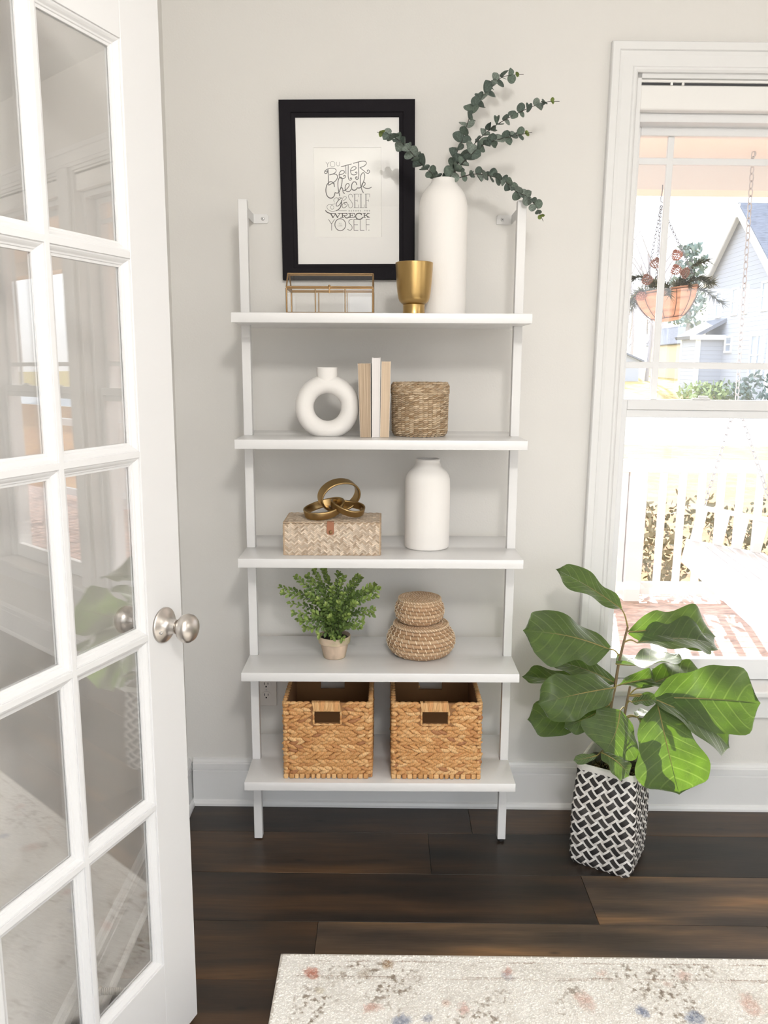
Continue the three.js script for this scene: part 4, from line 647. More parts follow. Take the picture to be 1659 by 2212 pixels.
// ------------------------------------------------------------------ bottom shelf: two water-hyacinth baskets
{
  const cs = [[0.55, 0.285, 0.10], [0.62, 0.355, 0.145], [0.47, 0.22, 0.072], [0.68, 0.42, 0.19], [0.36, 0.155, 0.055], [0.58, 0.30, 0.115]];
  const mats = cs.map((c, k) => std({ map: fibre(c, 50 + k), roughness: 0.62, bumpMap: rep(fibre([0.5, 0.5, 0.5], 60 + k), 1, 1), bumpScale: 0.0006 }));
  const geos = [strand(0.036, 0.0128, 0.0115, 0.35), strand(0.032, 0.0135, 0.012, -0.3), strand(0.039, 0.0122, 0.011, 0.2), strand(0.034, 0.014, 0.0105, 0.4)];
  const wrapG = box(0.0145, 0.0165, 0.0105, 0, 0, 0, 0.004), knobG = strand(0.025, 0.011, 0.0105, 0.2);
  const make = (label, x0, x1, hx0, hx1, seed) => {
    const W = (x1 - x0) / 2, H = 0.2435, D0 = 0.0665, D1 = 0.3465, D = (D1 - D0) / 2, R = rng(seed);
    const t = onShelf('storage_basket', label, 'basket', [(x0 + x1) / 2, SH[4], (D0 + D1) / 2]);
    const hole = [hx0 - (x0 + x1) / 2, hx1 - (x0 + x1) / 2, 0.1735, 0.213], wob = () => (R() - 0.5);
    const dark = std({ color: lin(0.27, 0.135, 0.055), roughness: 0.95 });
    const s = new THREE.Shape([[-W + 0.008, 0.004], [W - 0.008, 0.004], [W - 0.008, H - 0.006], [-W + 0.008, H - 0.006]].map(([a, b]) => new THREE.Vector2(a, b)));
    s.holes.push(new THREE.Path([[hole[0], hole[2]], [hole[0], hole[3]], [hole[1], hole[3]], [hole[1], hole[2]]].map(([a, b]) => new THREE.Vector2(a, b))));
    const front = new THREE.ExtrudeGeometry(s, { depth: 0.0075, bevelEnabled: false }), back = front.clone(); front.translate(0, 0, D - 0.0148); back.translate(0, 0, -D + 0.0078);
    mesh('frame', merge([front, back, bx(-W + 0.0075, -W + 0.015, 0.004, H - 0.006, -D + 0.008, D - 0.008), bx(W - 0.015, W - 0.0075, 0.004, H - 0.006, -D + 0.008, D - 0.008), bx(-W + 0.006, W - 0.006, 0.004, 0.01, -D + 0.008, D - 0.008)].map((g) => g.index ? g.toNonIndexed() : g)), dark, t);
    // rows of pointed strands laid like a braid; front ones are parts of their own
    const rowH = 0.0116, pitch = 0.0218, rows = Math.floor((H - 0.016 - 0.012) / rowH) + 1, side = [];
    const weave = (o, ux, nrm, half, isFront, withHole) => {
      for (let r = 0; r < rows; r++) for (let c = -1; c * pitch < half * 2 + 0.01; c++) {
        const y = 0.021 + r * rowH + wob() * 0.0022, x = -half + c * pitch + (r % 2 ? 0.003 : 0.011) + wob() * 0.006, rev = Math.floor((r + 1) / 2) % 5 === 3 ? -1 : 1;
        if (x < -half + 0.006 || x > half - 0.006) continue;
        if (withHole && x > hole[0] - 0.011 && x < hole[1] + 0.011 && y > hole[2] - 0.007) continue;
        const a = (r % 2 ? -0.34 : 0.36) * rev + wob() * 0.24, edge = Math.abs(x) > half - 0.018 ? 0.55 : withHole && y > hole[2] - 0.007 && x > hole[0] - 0.022 && x < hole[1] + 0.022 ? 0.65 : 1;
        const dx = ux.clone().multiplyScalar(Math.cos(a)).add(V(0, Math.sin(a), 0)).addScaledVector(nrm, 0.1 * rev).normalize(), dz = dx.clone().cross(V(0, 1, 0)).normalize(), up = dz.clone().cross(dx);
        const sc = V((0.85 + R() * 0.35) * edge, 0.92 + R() * 0.3, 0.95 + R() * 0.4), g = Math.floor(R() * 4), m = Math.floor(R() * R() * 6.2) % 6, p = o.clone().addScaledVector(ux, x).add(V(0, y, 0)).addScaledVector(nrm, wob() * 0.002);
        const q = place(p, dx, up, dz.dot(nrm) < 0 ? dz : dz, sc);
        if (isFront) { const k = mesh('strand', geos[g], mats[m], t); q.decompose(k.position, k.quaternion, k.scale); } else side.push([geos[g].clone().applyMatrix4(q), m]);
      }
    };
    weave(V(0, 0, D - 0.0065), V(1, 0, 0), V(0, 0, 1), W, true, true);
    weave(V(0, 0, -D + 0.0065), V(-1, 0, 0), V(0, 0, -1), W, false, true);
    weave(V(W - 0.0065, 0, 0), V(0, 0, -1), V(1, 0, 0), D, false, false); weave(V(-W + 0.0065, 0, 0), V(0, 0, 1), V(-1, 0, 0), D, false, false);
    // corner strands
    for (const [cx, cz] of [[-1, -1], [1, -1], [-1, 1], [1, 1]]) for (let r = 0; r < rows; r++) { const g = knobG.clone().applyMatrix4(place(V(cx * (W - 0.0075), 0.021 + r * rowH, cz * (D - 0.0075)), V(cx * 0.7 * cz, wob() * 0.5, -0.7).normalize(), V(0, 1, 0), V(0.7, 0, 0.7 * cx * cz), V(0.8, 1.15, 1))); side.push([g, Math.floor(R() * 4)]); }
    for (let m = 0; m < 6; m++) { const l = side.filter((e) => e[1] === m).map((e) => e[0]); if (l.length) stuff(mesh('side_weave', merge(l), mats[m], t)); }
    // rim: twisted rope along the top, wrapped grip over the hole, block-like wraps along the base
    const rim = (a, b) => { const d = b.clone().sub(a), L = d.length(), n = Math.round(L / 0.019), dir = d.clone().normalize(); for (let i = 0; i < n; i++) { const p = a.clone().addScaledVector(d, (i + 0.5) / n); if (Math.abs(p.z - (D - 0.0065)) < 1e-4 && p.x > hole[0] - 0.014 && p.x < hole[1] + 0.014) continue; const dx = dir.clone().add(V(0, 0.16 + wob() * 0.1, 0)).normalize(), dz = dx.clone().cross(V(0, 1, 0)).normalize(); const k = mesh('rim_strand', geos[0], mats[[1, 3, 1, 5][i % 4]], t); place(p, dx, dz.clone().cross(dx), dz, V(0.72, 0.72, 1.25)).decompose(k.position, k.quaternion, k.scale); } };
    const y = H - 0.0055; rim(V(-W + 0.004, y, D - 0.0065), V(W - 0.004, y, D - 0.0065)); rim(V(W - 0.0065, y, D - 0.004), V(W - 0.0065, y, -D + 0.004)); rim(V(-W + 0.0065, y, -D + 0.004), V(-W + 0.0065, y, D - 0.004)); rim(V(W - 0.004, y, -D + 0.0065), V(-W + 0.004, y, -D + 0.0065));
    const gw = 8, dx = (hole[1] - hole[0] + 0.006) / gw, wedge = toCreasedNormals(prism([[-dx * 0.62, 0.001], [dx * 0.62, 0.001], [dx * 0.08, 0.031], [-dx * 0.08, 0.031]], 0.0155, 0.003), 0.7);
    for (let i = 0; i < gw; i++) { const k = mesh('grip_wrap', wedge, mats[[1, 3, 5, 1][i % 4]], t); k.position.set(hole[0] - 0.003 + dx * (i + 0.5), hole[3] - 0.0008, D - 0.0152); const k2 = mesh('grip_wrap', wedge, mats[[3, 1, 0, 5][i % 4]], t); k2.position.set(hole[0] - 0.003 + dx * i + (i ? 0 : dx * 0.3), hole[3] + 0.0305, D - 0.0158); k2.rotation.z = PI; }
    for (const hxx of [[hole[0] - 0.002, 0], [hole[1] + 0.002, 0]]) for (let i = 0; i < 3; i++) { const k = mesh('hole_edge', knobG, mats[(i + 1) % 4], t); k.position.set(hxx[0], hole[2] + 0.006 + i * 0.0135, D - 0.0085); k.rotation.z = PI / 2; k.scale.set(0.85, 0.7, 1.2); }
    for (let i = 0; i < 4; i++) { const k = mesh('hole_edge', knobG, mats[[3, 1, 3, 0][i]], t); k.position.set(mix(hole[0], hole[1], (i + 0.5) / 4), hole[2] - 0.003, D - 0.0085); k.scale.set(0.95, 0.62, 1.2); }
    for (let x = -W + 0.009; x < W - 0.006; x += 0.0158) { const k = mesh('base_wrap', wrapG, mats[Math.floor(R() * 4)], t); k.position.set(x + wob() * 0.002, 0.0084, D - 0.006); k.scale.set(0.95 + wob() * 0.3, 0.9 + R() * 0.1, 1); k.rotation.z = wob() * 0.1; }
    for (const sgn of [-1, 1]) for (let z = -D + 0.009; z < D - 0.012; z += 0.0158) { const k = mesh('base_wrap', wrapG, mats[Math.floor(R() * 4)], t); k.position.set(sgn * (W - 0.006), 0.0084, z); k.rotation.y = PI / 2; }
    return t;
  };
  make('woven water-hyacinth storage basket with a hand hole, left of the two on the bottom shelf', -0.2878, -0.0214, -0.1945, -0.1175, 61);
  make('woven water-hyacinth storage basket with a hand hole, right of the two on the bottom shelf', 0.0318, 0.3008, 0.1232, 0.2, 62);
}

// ------------------------------------------------------------------ fiddle-leaf fig in its plaited basket
const POT = [0.7065, 0.2855], POTROT = -0.535;   // turned so that one corner faces the viewer
{
  const t = thing('plaited_basket', 'tall square basket plaited in black and white, holding the fiddle-leaf fig', 'basket', [POT[0], 0.0005, POT[1]], POTROT);
  const H = 0.324, half = (h) => { const k = h / H; return 0.0935 * (k < 0.04 ? mix(0.94, 1, k / 0.04) : 1 + 0.03 * Math.sin(PI * clamp(k * 1.15)) - 0.06 * smooth(0.5, 1, k)); };
  const cr = 0.02;
  const at = (s, h, off = 0) => {  // s in 0..1 round the rounded square, h up
    const a = half(h), L = 2 * (a - cr), arc = PI / 2 * cr, P = 4 * (L + arc); let d = ((s % 1) + 1) % 1 * P; let k = Math.floor(d / (L + arc)); d -= k * (L + arc);
    let x, y, nx, ny; if (d < L) { x = -L / 2 + d; y = a; nx = 0; ny = 1; } else { const b = (d - L) / cr; x = L / 2 + Math.sin(b) * cr; y = a - cr + Math.cos(b) * cr; nx = Math.sin(b); ny = Math.cos(b); }
    const q = -k * PI / 2, c = Math.cos(q), sn = Math.sin(q), px = x + nx * off, py = y + ny * off; return V(px * c - py * sn, h, px * sn + py * c);
  };
  const N = 18, P = 0.72, dx = P / N / 2, dy = 0.0198, R = rng(9);
  const ws = [[0.76, 0.735, 0.70], [0.70, 0.67, 0.63], [0.80, 0.78, 0.75]], ds = [[0.035, 0.032, 0.031], [0.055, 0.05, 0.047], [0.024, 0.022, 0.022]];
  const straw = std({ vertexColors: true, roughness: 0.6, bumpMap: rep(fibre([0.5, 0.5, 0.5], 90), 1, 1), bumpScale: 0.0004 });
  mesh('lining', grid(120, 12, (u, v) => at(u, v * (H - 0.004) + 0.001, -0.0035)), std({ color: lin(0.3, 0.28, 0.26), roughness: 0.95, side: THREE.DoubleSide }), t);
  mesh('bottom', box(0.165, 0.003, 0.165, 0, 0.0025, 0), std({ color: lin(0.3, 0.28, 0.25), roughness: 0.95 }), t);
  // each visible crossing: a short strip with white edges and a dark middle, bowed outward and tucked in at its ends
  for (let j = 0; j * dy < H + dy; j++) for (let i = 0; i < N; i++) {
    const c0 = (i + (j % 2 ? 0.5 : 0)) * 2 * dx, h0 = j * dy, dir = j % 2 ? 1 : -1;   // strip runs up-right or down-right, row by row
    if (h0 > H - 0.006) continue;
    const w = ws[Math.floor(R() * 3)], d = ds[Math.floor(R() * 3)];
    const lanes = [-1, -0.56, -0.54, 0.54, 0.56, 1], pos = [], col = [], uv = [], idx = [], nu = 6, ext = 1.16, wd = 0.97;
    for (let a = 0; a <= nu; a++) for (let b = 0; b < 6; b++) {
      const u = (a / nu * 2 - 1) * ext, v = lanes[b] * wd;       // along and across the strip, in half cells
      const s = c0 + (u - v * dir) * dx * 0.5 * 1 + 0, hh = h0 + (u * dir + v) * dy * 0.5 * 1;
      const lift = 0.0034 * Math.cos(u / ext * PI * 0.52) - 0.0016 - 0.0005 * Math.abs(lanes[b]), q = at((s * 1) / P, clamp(hh, 0.0006, H), lift);
      pos.push(q.x, q.y, q.z); uv.push(a / nu, lanes[b]); const c = b < 2 || b > 3 ? w : d; col.push(...c);
    }
    for (let a = 0; a < nu; a++) for (let b = 0; b < 5; b++) { const k = a * 6 + b; idx.push(k, k + 6, k + 1, k + 6, k + 7, k + 1); }
    const g = new THREE.BufferGeometry(); g.setAttribute('position', new THREE.Float32BufferAttribute(pos, 3)); g.setAttribute('color', new THREE.Float32BufferAttribute(col, 3)); g.setAttribute('uv', new THREE.Float32BufferAttribute(uv, 2)); g.setIndex(idx); g.computeVertexNormals();
    const m = mesh('strip', g, straw, t); m.material.side = THREE.DoubleSide;
  }
  const band = (h, r0, r1) => grid(120, 6, (u, v) => { const b = v * PI; return at(u, h + Math.sin(b) * 0.007, mix(r0, r1, v)); });
  mesh('rim', merge([band(H - 0.004, 0.0025, -0.006), grid(120, 2, (u, v) => at(u, H - 0.016 + v * 0.0125, 0.0026)), grid(120, 2, (u, v) => at(u, H - 0.004 - v * 0.03, -0.0062))]), std({ color: lin(0.72, 0.70, 0.67), roughness: 0.7, side: THREE.DoubleSide }), t);
}
{
  const t = thing('fiddle_leaf_fig', 'tall fiddle-leaf fig with big veined leaves, standing in the plaited basket by the window', 'plant', [POT[0], 0.27, POT[1]]);
  const O = V(POT[0], 0.27, POT[1]);
  // leaf surface: pale veins on deep green
  const vein = (u, v) => { const s = Math.abs(v * 2 - 1), w = 0.018 * (1.15 - u); let d = smooth(w * 2.2, w * 0.5, s); for (let k = 0; k < 7; k++) { const u0 = 0.05 + k * 0.125, x = u - u0 - s * 0.17 - s * s * 0.07 + (v < 0.5 ? 0.02 : 0); d = Math.max(d, 0.75 * smooth(0.0125, 0.003, Math.abs(x)) * smooth(1.02, 0.75, s)); } const net = Math.abs(fbm(u * 9, v * 8, 3, 2)); return Math.max(d, 0.22 * smooth(0.035, 0.005, net)); };
  const mk = (w, h, f, srgb) => { const d = new Uint8Array(w * h * 4); for (let j = 0; j < h; j++) for (let i = 0; i < w; i++) { const c = f(i / (w - 1), j / (h - 1)), o = (j * w + i) * 4; for (let k = 0; k < 3; k++) d[o + k] = clamp(c[k]) * 255; d[o + 3] = 255; } const x = new THREE.DataTexture(d, w, h); x.magFilter = THREE.LinearFilter; x.minFilter = THREE.LinearMipmapLinearFilter; x.generateMipmaps = true; if (srgb) x.colorSpace = THREE.SRGBColorSpace; x.needsUpdate = true; return x; };
  const g = (x) => Math.pow(clamp(x), 1 / 2.2);
  const leafMap = mk(512, 384, (u, v) => { const n = vein(u, v), p = 1 + fbm(u * 5, v * 4, 6, 3) * 0.6; return [g(mix(0.088 * p, 0.25, n * 0.55)), g(mix(0.172 * p, 0.37, n * 0.55)), g(mix(0.007 * p, 0.06, n * 0.55))]; }, true);
  const leafBump = mk(256, 192, (u, v) => { const n = vein(u, v), b = 0.62 - n * 0.4 + fbm(u * 6, v * 5, 2, 3) * 0.25; return [b, b, b]; }, false);
  const lm = phys({ map: leafMap, bumpMap: leafBump, bumpScale: 0.0022, roughness: 0.95, transmission: 0.72, thickness: 0, side: THREE.DoubleSide, clearcoat: 0.65, clearcoatRoughness: 0.3 });
  const stemM = std({ color: lin(0.17, 0.12, 0.06), roughness: 0.8 }), petM = std({ color: lin(0.25, 0.2, 0.06), roughness: 0.7 });
  const rel = (x, y, z) => V(x, y, z).sub(O);
  const s1 = [[0.70, 0.281, 0.286], [0.6945, 0.38, 0.286], [0.6872, 0.485, 0.29], [0.6948, 0.563, 0.295], [0.7005, 0.627, 0.295], [0.7138, 0.698, 0.29], [0.7236, 0.74, 0.285]].map((p) => rel(...p)), s2 = [[0.72, 0.281, 0.292], [0.722, 0.40, 0.30], [0.7253, 0.491, 0.31], [0.7343, 0.5654, 0.31]].map((p) => rel(...p));
  mesh('stem', taper(s1, 0.0068, 0.0034, 40, 8), stemM, t); mesh('stem', taper(s2, 0.0062, 0.0034, 24, 8), stemM, t);
  const c1 = curve(s1), c2 = curve(s2);
  const outline = curve([[0, 0.02], [0.05, 0.12], [0.13, 0.27], [0.24, 0.35], [0.34, 0.36], [0.46, 0.415], [0.6, 0.485], [0.73, 0.505], [0.84, 0.465], [0.93, 0.345], [0.985, 0.17], [1, 0.03]].map(([a, b]) => [a, b, 0]));
  const wAt = (u) => { let lo = 0, hi = 1; for (let i = 0; i < 18; i++) { const m = (lo + hi) / 2; if (outline.getPoint(m).x < u) lo = m; else hi = m; } return Math.max(0.015, outline.getPoint(lo).y); };
  const wTab = []; for (let i = 0; i <= 24; i++) wTab.push(wAt(i / 24));
  // base x y z, tip x y z, edge point near the widest part x y z | fold, arch, wave
  const leaves = [
    [0.704,0.793,0.280,0.506,0.906,0.260,0.577,0.830,0.300, 0.25, 0.05, 0.5], [0.669,0.677,0.300,0.404,0.737,0.330,0.500,0.655,0.385, -0.28, 0.10, 0.7], [0.700,0.564,0.280,0.501,0.619,0.250,0.571,0.575,0.300, 0.3, 0.08, 0.6], [0.672,0.525,0.240,0.429,0.555,0.220,0.505,0.529,0.260, 0.35, 0.05, 0.5],
    [0.688,0.566,0.320,0.442,0.545,0.400,0.499,0.493,0.420, -0.25, 0.16, 0.8], [0.665,0.461,0.280,0.440,0.443,0.280,0.512,0.400,0.310, 0.15, 0.12, 0.7], [0.670,0.515,0.330,0.531,0.457,0.360,0.588,0.446,0.360, 0.2, 0.14, 0.7], [0.694,0.512,0.360,0.634,0.414,0.425,0.552,0.466,0.430, -0.15, 0.16, 0.7],
    [0.624,0.391,0.400,0.553,0.380,0.410,0.586,0.399,0.400, 0.2, 0.1, 0.5], [0.634,0.406,0.410,0.704,0.347,0.440,0.649,0.360,0.450, -0.3, 0.2, 0.9],
    [0.730,0.724,0.280,1.015,0.681,0.200,0.932,0.744,0.170, 0.3, 0.12, 0.8], [0.749,0.698,0.300,0.969,0.692,0.300,0.861,0.668,0.365, 0.35, 0.10, 0.7], [0.691,0.632,0.300,0.879,0.662,0.280,0.775,0.659,0.380, 0.25, -0.10, 0.8], [0.708,0.557,0.280,0.896,0.528,0.160,0.823,0.562,0.180, 0.3, 0.12, 0.9], [0.786,0.541,0.260,1.019,0.539,0.160,0.950,0.552,0.130, 0.3, 0.1, 0.8],
    [0.797,0.540,0.330,1.079,0.555,0.400,0.965,0.470,0.440, 0.12, 0.06, 0.5], [0.794,0.544,0.350,0.998,0.415,0.400,0.889,0.425,0.450, 0.42, 0.12, 0.5], [0.801,0.534,0.360,0.853,0.297,0.440,0.929,0.399,0.440, 0.15, 0.14, 0.6], [0.761,0.473,0.320,0.810,0.303,0.340,0.736,0.370,0.380, 0.2, 0.12, 0.6], [0.759,0.466,0.300,0.825,0.463,0.280,0.785,0.472,0.330, 0.3, 0.08, 0.5], [0.736,0.525,0.330,0.800,0.541,0.360,0.767,0.523,0.370, 0.3, 0.1, 0.5],
  ];
  leaves.forEach(([bx_, by, bz, tx, ty, tz, ex, ey, ez, fold, arch, wave], k) => {
    const B = rel(bx_, by, bz), T = rel(tx, ty, tz), E = rel(ex, ey, ez), d = T.clone().sub(B), L = d.length(), X = d.clone().divideScalar(L), m = E.clone().sub(B), S = m.clone().addScaledVector(X, -m.dot(X)), hw = S.length(); S.divideScalar(hw);
    const Nn = X.clone().cross(S).normalize(); if (Nn.y < 0) Nn.negate();     // upper side
    const geo = grid(22, 14, (u, v) => {
      const s = v * 2 - 1, w = wTab[Math.round(u * 22 / 22 * 24)] ?? 0.02, wv = (() => { const f = u * 24, i = Math.min(23, Math.floor(f)); return mix(wTab[i], wTab[i + 1], f - i); })();
      const rag = 1 + 0.035 * Math.sin(u * 17 + k * 2 + (s > 0 ? 1 : 0)), y = s * wv * 2 * hw * rag, up = arch * L * Math.sin(u * PI * 0.9) + fold * Math.abs(y) * (1 - 0.35 * u) + wave * 0.016 * Math.abs(s) ** 1.5 * Math.sin(u * 13 + k + (s > 0 ? 1.4 : 0)) * (L / 0.25);
      return B.clone().addScaledVector(X, u * L * (1 - 0.05 * s * s * smooth(0.85, 1, u))).addScaledVector(S, y).addScaledVector(Nn, up - arch * L * 0.0);
    });
    const leaf = mesh('leaf', geo, lm, t);
    let best = null; for (const c of [c1, c2]) for (let i = 4; i <= 20; i++) { const p = c.getPointAt(i / 20), q = p.clone().add(V(0, 0.012, 0)), dd = q.distanceTo(B) + (i < 8 ? 0.02 : 0); if (!best || dd < best[0]) best = [dd, p]; }
    if (best[0] > 0.004) mesh('petiole', taper([best[1], best[1].clone().lerp(B, 0.5).add(V(0, 0.008, 0)), B.clone()], 0.0026, 0.0017, 10, 6), petM, leaf);
    const rib = []; for (let i = 0; i <= 10; i++) { const u = i / 10 * 0.95; rib.push(B.clone().addScaledVector(X, u * L).addScaledVector(Nn, arch * L * Math.sin(u * PI * 0.9) - 0.0008)); }
    mesh('midrib', taper(rib, 0.0022, 0.0006, 16, 5), petM, leaf);
  });
  const R = rng(4), moss = []; for (let i = 0; i < 260; i++) { const a = R() * 7, r = Math.sqrt(R()) * 0.068; const g2 = strand(0.03, 0.004, 0.003, R()); g2.applyMatrix4(place(V(Math.cos(a) * r, 0.006 + R() * 0.012, Math.sin(a) * r), V(R() - 0.5, R() * 0.5, R() - 0.5).normalize(), V(0, 1, 0), V(0, 0, 1))); moss.push(g2); }
  stuff(mesh('moss', merge(moss), std({ color: lin(0.24, 0.19, 0.09), roughness: 1 }), t));
  mesh('nursery_pot', lathe([[0, -0.264], [0.055, -0.264], [0.07, 0.004], [0.066, 0.004], [0.06, 0.0], [0, 0.0]], 32), M.rubber, t);
}

// ------------------------------------------------------------------ rug
{
  const X0 = -0.246, X1 = 2.2, Z0 = 0.742, Z1 = 3.5, t = thing('area_rug', 'pale low-pile rug with faded rust, grey and blue distressed pattern', 'rug', [X0, 0.0005, Z0]);
  const wR = X1 - X0, hR = 1.22;
  const ru = rng(3), flowers = []; for (let i = 0; i < 70; i++) { const col = [[0.62, 0.30, 0.22], [0.45, 0.35, 0.24], [0.30, 0.34, 0.46], [0.66, 0.40, 0.30], [0.6, 0.5, 0.3], [0.38, 0.37, 0.38]][Math.floor(ru() * 6)]; flowers.push([ru() * wR, 0.04 + ru() * hR, 0.008 + ru() * 0.018, col, 0.12 + ru() * 0.22]); }
  const known = [[0.085, 0.062, 0.02, [0.66, 0.30, 0.20], 0.62], [0.268, 0.033, 0.016, [0.48, 0.34, 0.20], 0.66], [0.10, 0.115, 0.016, [0.62, 0.55, 0.40], 0.4], [0.232, 0.17, 0.02, [0.64, 0.36, 0.28], 0.45], [0.30, 0.205, 0.024, [0.30, 0.35, 0.48], 0.62], [0.36, 0.20, 0.014, [0.32, 0.36, 0.48], 0.5], [0.57, 0.05, 0.016, [0.64, 0.32, 0.24], 0.5], [0.73, 0.14, 0.03, [0.70, 0.42, 0.34], 0.35], [0.86, 0.175, 0.02, [0.30, 0.35, 0.50], 0.6], [0.98, 0.19, 0.024, [0.30, 0.36, 0.5], 0.6], [1.13, 0.15, 0.035, [0.72, 0.45, 0.36], 0.35], [1.0, 0.06, 0.02, [0.7, 0.42, 0.34], 0.4], [0.80, 0.055, 0.018, [0.7, 0.44, 0.36], 0.35], [0.45, 0.165, 0.022, [0.70, 0.36, 0.30], 0.42]];
  const all = [...known, ...flowers];
  const W = 2048, H = 1024, near = []; for (let b = 0; b < 64; b++) near.push(all.filter((f) => Math.abs(f[0] - (b + 0.5) / 64 * wR) < f[2] * 2.2 + wR / 128));
  const map = data(W, H, (u, v) => {
    const x = u * wR, y = v * hR, n1 = fbm(x * 22, y * 22, 1, 4), n2 = fbm(x * 90, y * 90, 5, 2), worn = smooth(-0.3, 0.45, fbm(x * 14, y * 11, 7, 3) * 0.8 + n2 * 1.0);
    let c = [0.955, 0.943, 0.92].map((k) => k + n2 * 0.03);
    const put = (col, a) => { for (let i = 0; i < 3; i++) c[i] = mix(c[i], col[i], clamp(a)); };
    put([0.62, 0.58, 0.53], worn * 0.17 * smooth(0.03, 0.09, x) * smooth(0.012, 0.03, y)); put([0.46, 0.40, 0.34], smooth(0.05, 0.5, fbm(x * 34, y * 30, 11, 3) + n2 * 1.1) * smooth(-0.1, 0.25, fbm(x * 7, y * 6, 4, 2)) * 0.7 * smooth(0.03, 0.06, x) * smooth(0.012, 0.03, y));
    for (const [yy, a] of [[0.02, 0.55], [0.072, 0.5], [0.078, 0.35]]) put([0.50, 0.40, 0.34], smooth(0.0022, 0.0008, Math.abs(y - yy + n1 * 0.002)) * a * smooth(-0.25, 0.25, fbm(x * 12, yy * 90, 2, 3)) * smooth(0.03, 0.05, x));
    put([0.5, 0.42, 0.36], smooth(0.003, 0.001, Math.abs(x - 0.047)) * 0.3 * smooth(0.02, 0.04, y) * smooth(-0.1, 0.3, fbm(3, y * 30, 2, 3)));
    for (const [fx, fy, r, col, a] of near[Math.min(63, Math.floor(u * 64))]) { const d = Math.hypot(x - fx, y - fy) / r + n1 * 1.3 + n2 * 0.9; if (d < 1.2) put(col, a * smooth(1.1, 0.35, d) * (0.75 + n2)); }
    return c;
  });
  const pile = gray(512, 512, (u, v) => 0.5 + 0.5 * tile((x, y) => fbm(x, y * 1.15, 2, 3), u, v, 56)); const pb = rep(pile, 9, 9);
  const g = new THREE.PlaneGeometry(wR, Z1 - Z0, 10, 10); g.rotateX(-PI / 2); g.translate(wR / 2, 0.0092, (Z1 - Z0) / 2); { const p = g.attributes.position, uv = g.attributes.uv; for (let i = 0; i < p.count; i++) uv.setXY(i, p.getX(i) / wR, p.getZ(i) / hR); }
  mesh('pile', g, std({ map, roughness: 1, bumpMap: rep(pile, 7, 3.5), bumpScale: 0.004 }), t);
  // tufts of pile standing along the visible far edge and over the first stretch, too many to count
  const R = rng(8), tuft = new THREE.SphereGeometry(1, 6, 4), list = [], px = (i, j) => (Math.min(H - 1, j) * W + Math.min(W - 1, i)) * 4, md = map.image.data;
  for (let i = 0; i < 30000; i++) { const x = R() * 1.75, z = 0.001 + R() * 0.42, j = px(Math.floor(x / wR * W), Math.floor(z / hR * H)), a = R() * 6.3, k = new THREE.Color().setRGB(md[j] / 255, md[j + 1] / 255, md[j + 2] / 255, THREE.SRGBColorSpace), f = 0.96 + R() * 0.2; list.push([place(V(x, 0.0086 + R() * 0.0016, z), V(Math.cos(a), 0, Math.sin(a)), V(0, 1, 0), V(-Math.sin(a), 0, Math.cos(a)), V(0.0034, 0.0016, 0.0019)), k.multiplyScalar(f)]); }
  scattered('tufts', tuft, std({ color: 0xffffff, roughness: 1 }), list, t);
  mesh('border', merge([bx(-0.003, wR, 0, 0.0094, -0.0035, 0.003, 0.0015), bx(-0.0035, 0.004, 0, 0.0094, -0.003, Z1 - Z0, 0.0015), bx(0.003, wR, 0, 0.0088, 0.003, Z1 - Z0)]), std({ color: lin(0.66, 0.62, 0.56), roughness: 1, bumpMap: rep(pile, 30, 30), bumpScale: 0.001 }), t);
}

// ------------------------------------------------------------------ the porch
const PY = -0.08, PZ = -2.83;
{
  const deck = structure('porch_floor', 'reddish-brown porch floor boards in striped sunlight', bx(-2, 10, PY - 0.2, PY - 0.03, -3.0, -0.17), std({ color: lin(0.2, 0.15, 0.12), roughness: 0.9 }));
  const mats = [0, 1, 2].map((k) => std({ map: data(512, 64, (u, v) => { const f = 1 + 0.3 * noise(u * 8, v * 14, k) + 0.2 * noise(u * 30, v * 60, k); return [0.80, 0.68, 0.63].map((c) => c * f); }), roughness: 0.55 }));
  for (let i = 0, z = -0.17; z > -3.0; i++, z -= 0.0945) mesh('board', bx(-2, 10, PY - 0.03, PY, z - 0.0905, z, 0.003), mats[i % 3], deck);
  structure('porch_ceiling', 'white porch ceiling and front beam', merge([bx(-2, 10, 2.75, 2.8, -3.2, -0.16), bx(-2, 10, 2.59, 2.95, PZ - 0.1, PZ + 0.1), bx(-2.3, 10.3, 2.95, 3.05, -3.5, -0.16)]), M.trim);
}
const railM = std({ color: lin(0.8, 0.8, 0.8), roughness: 0.5 });
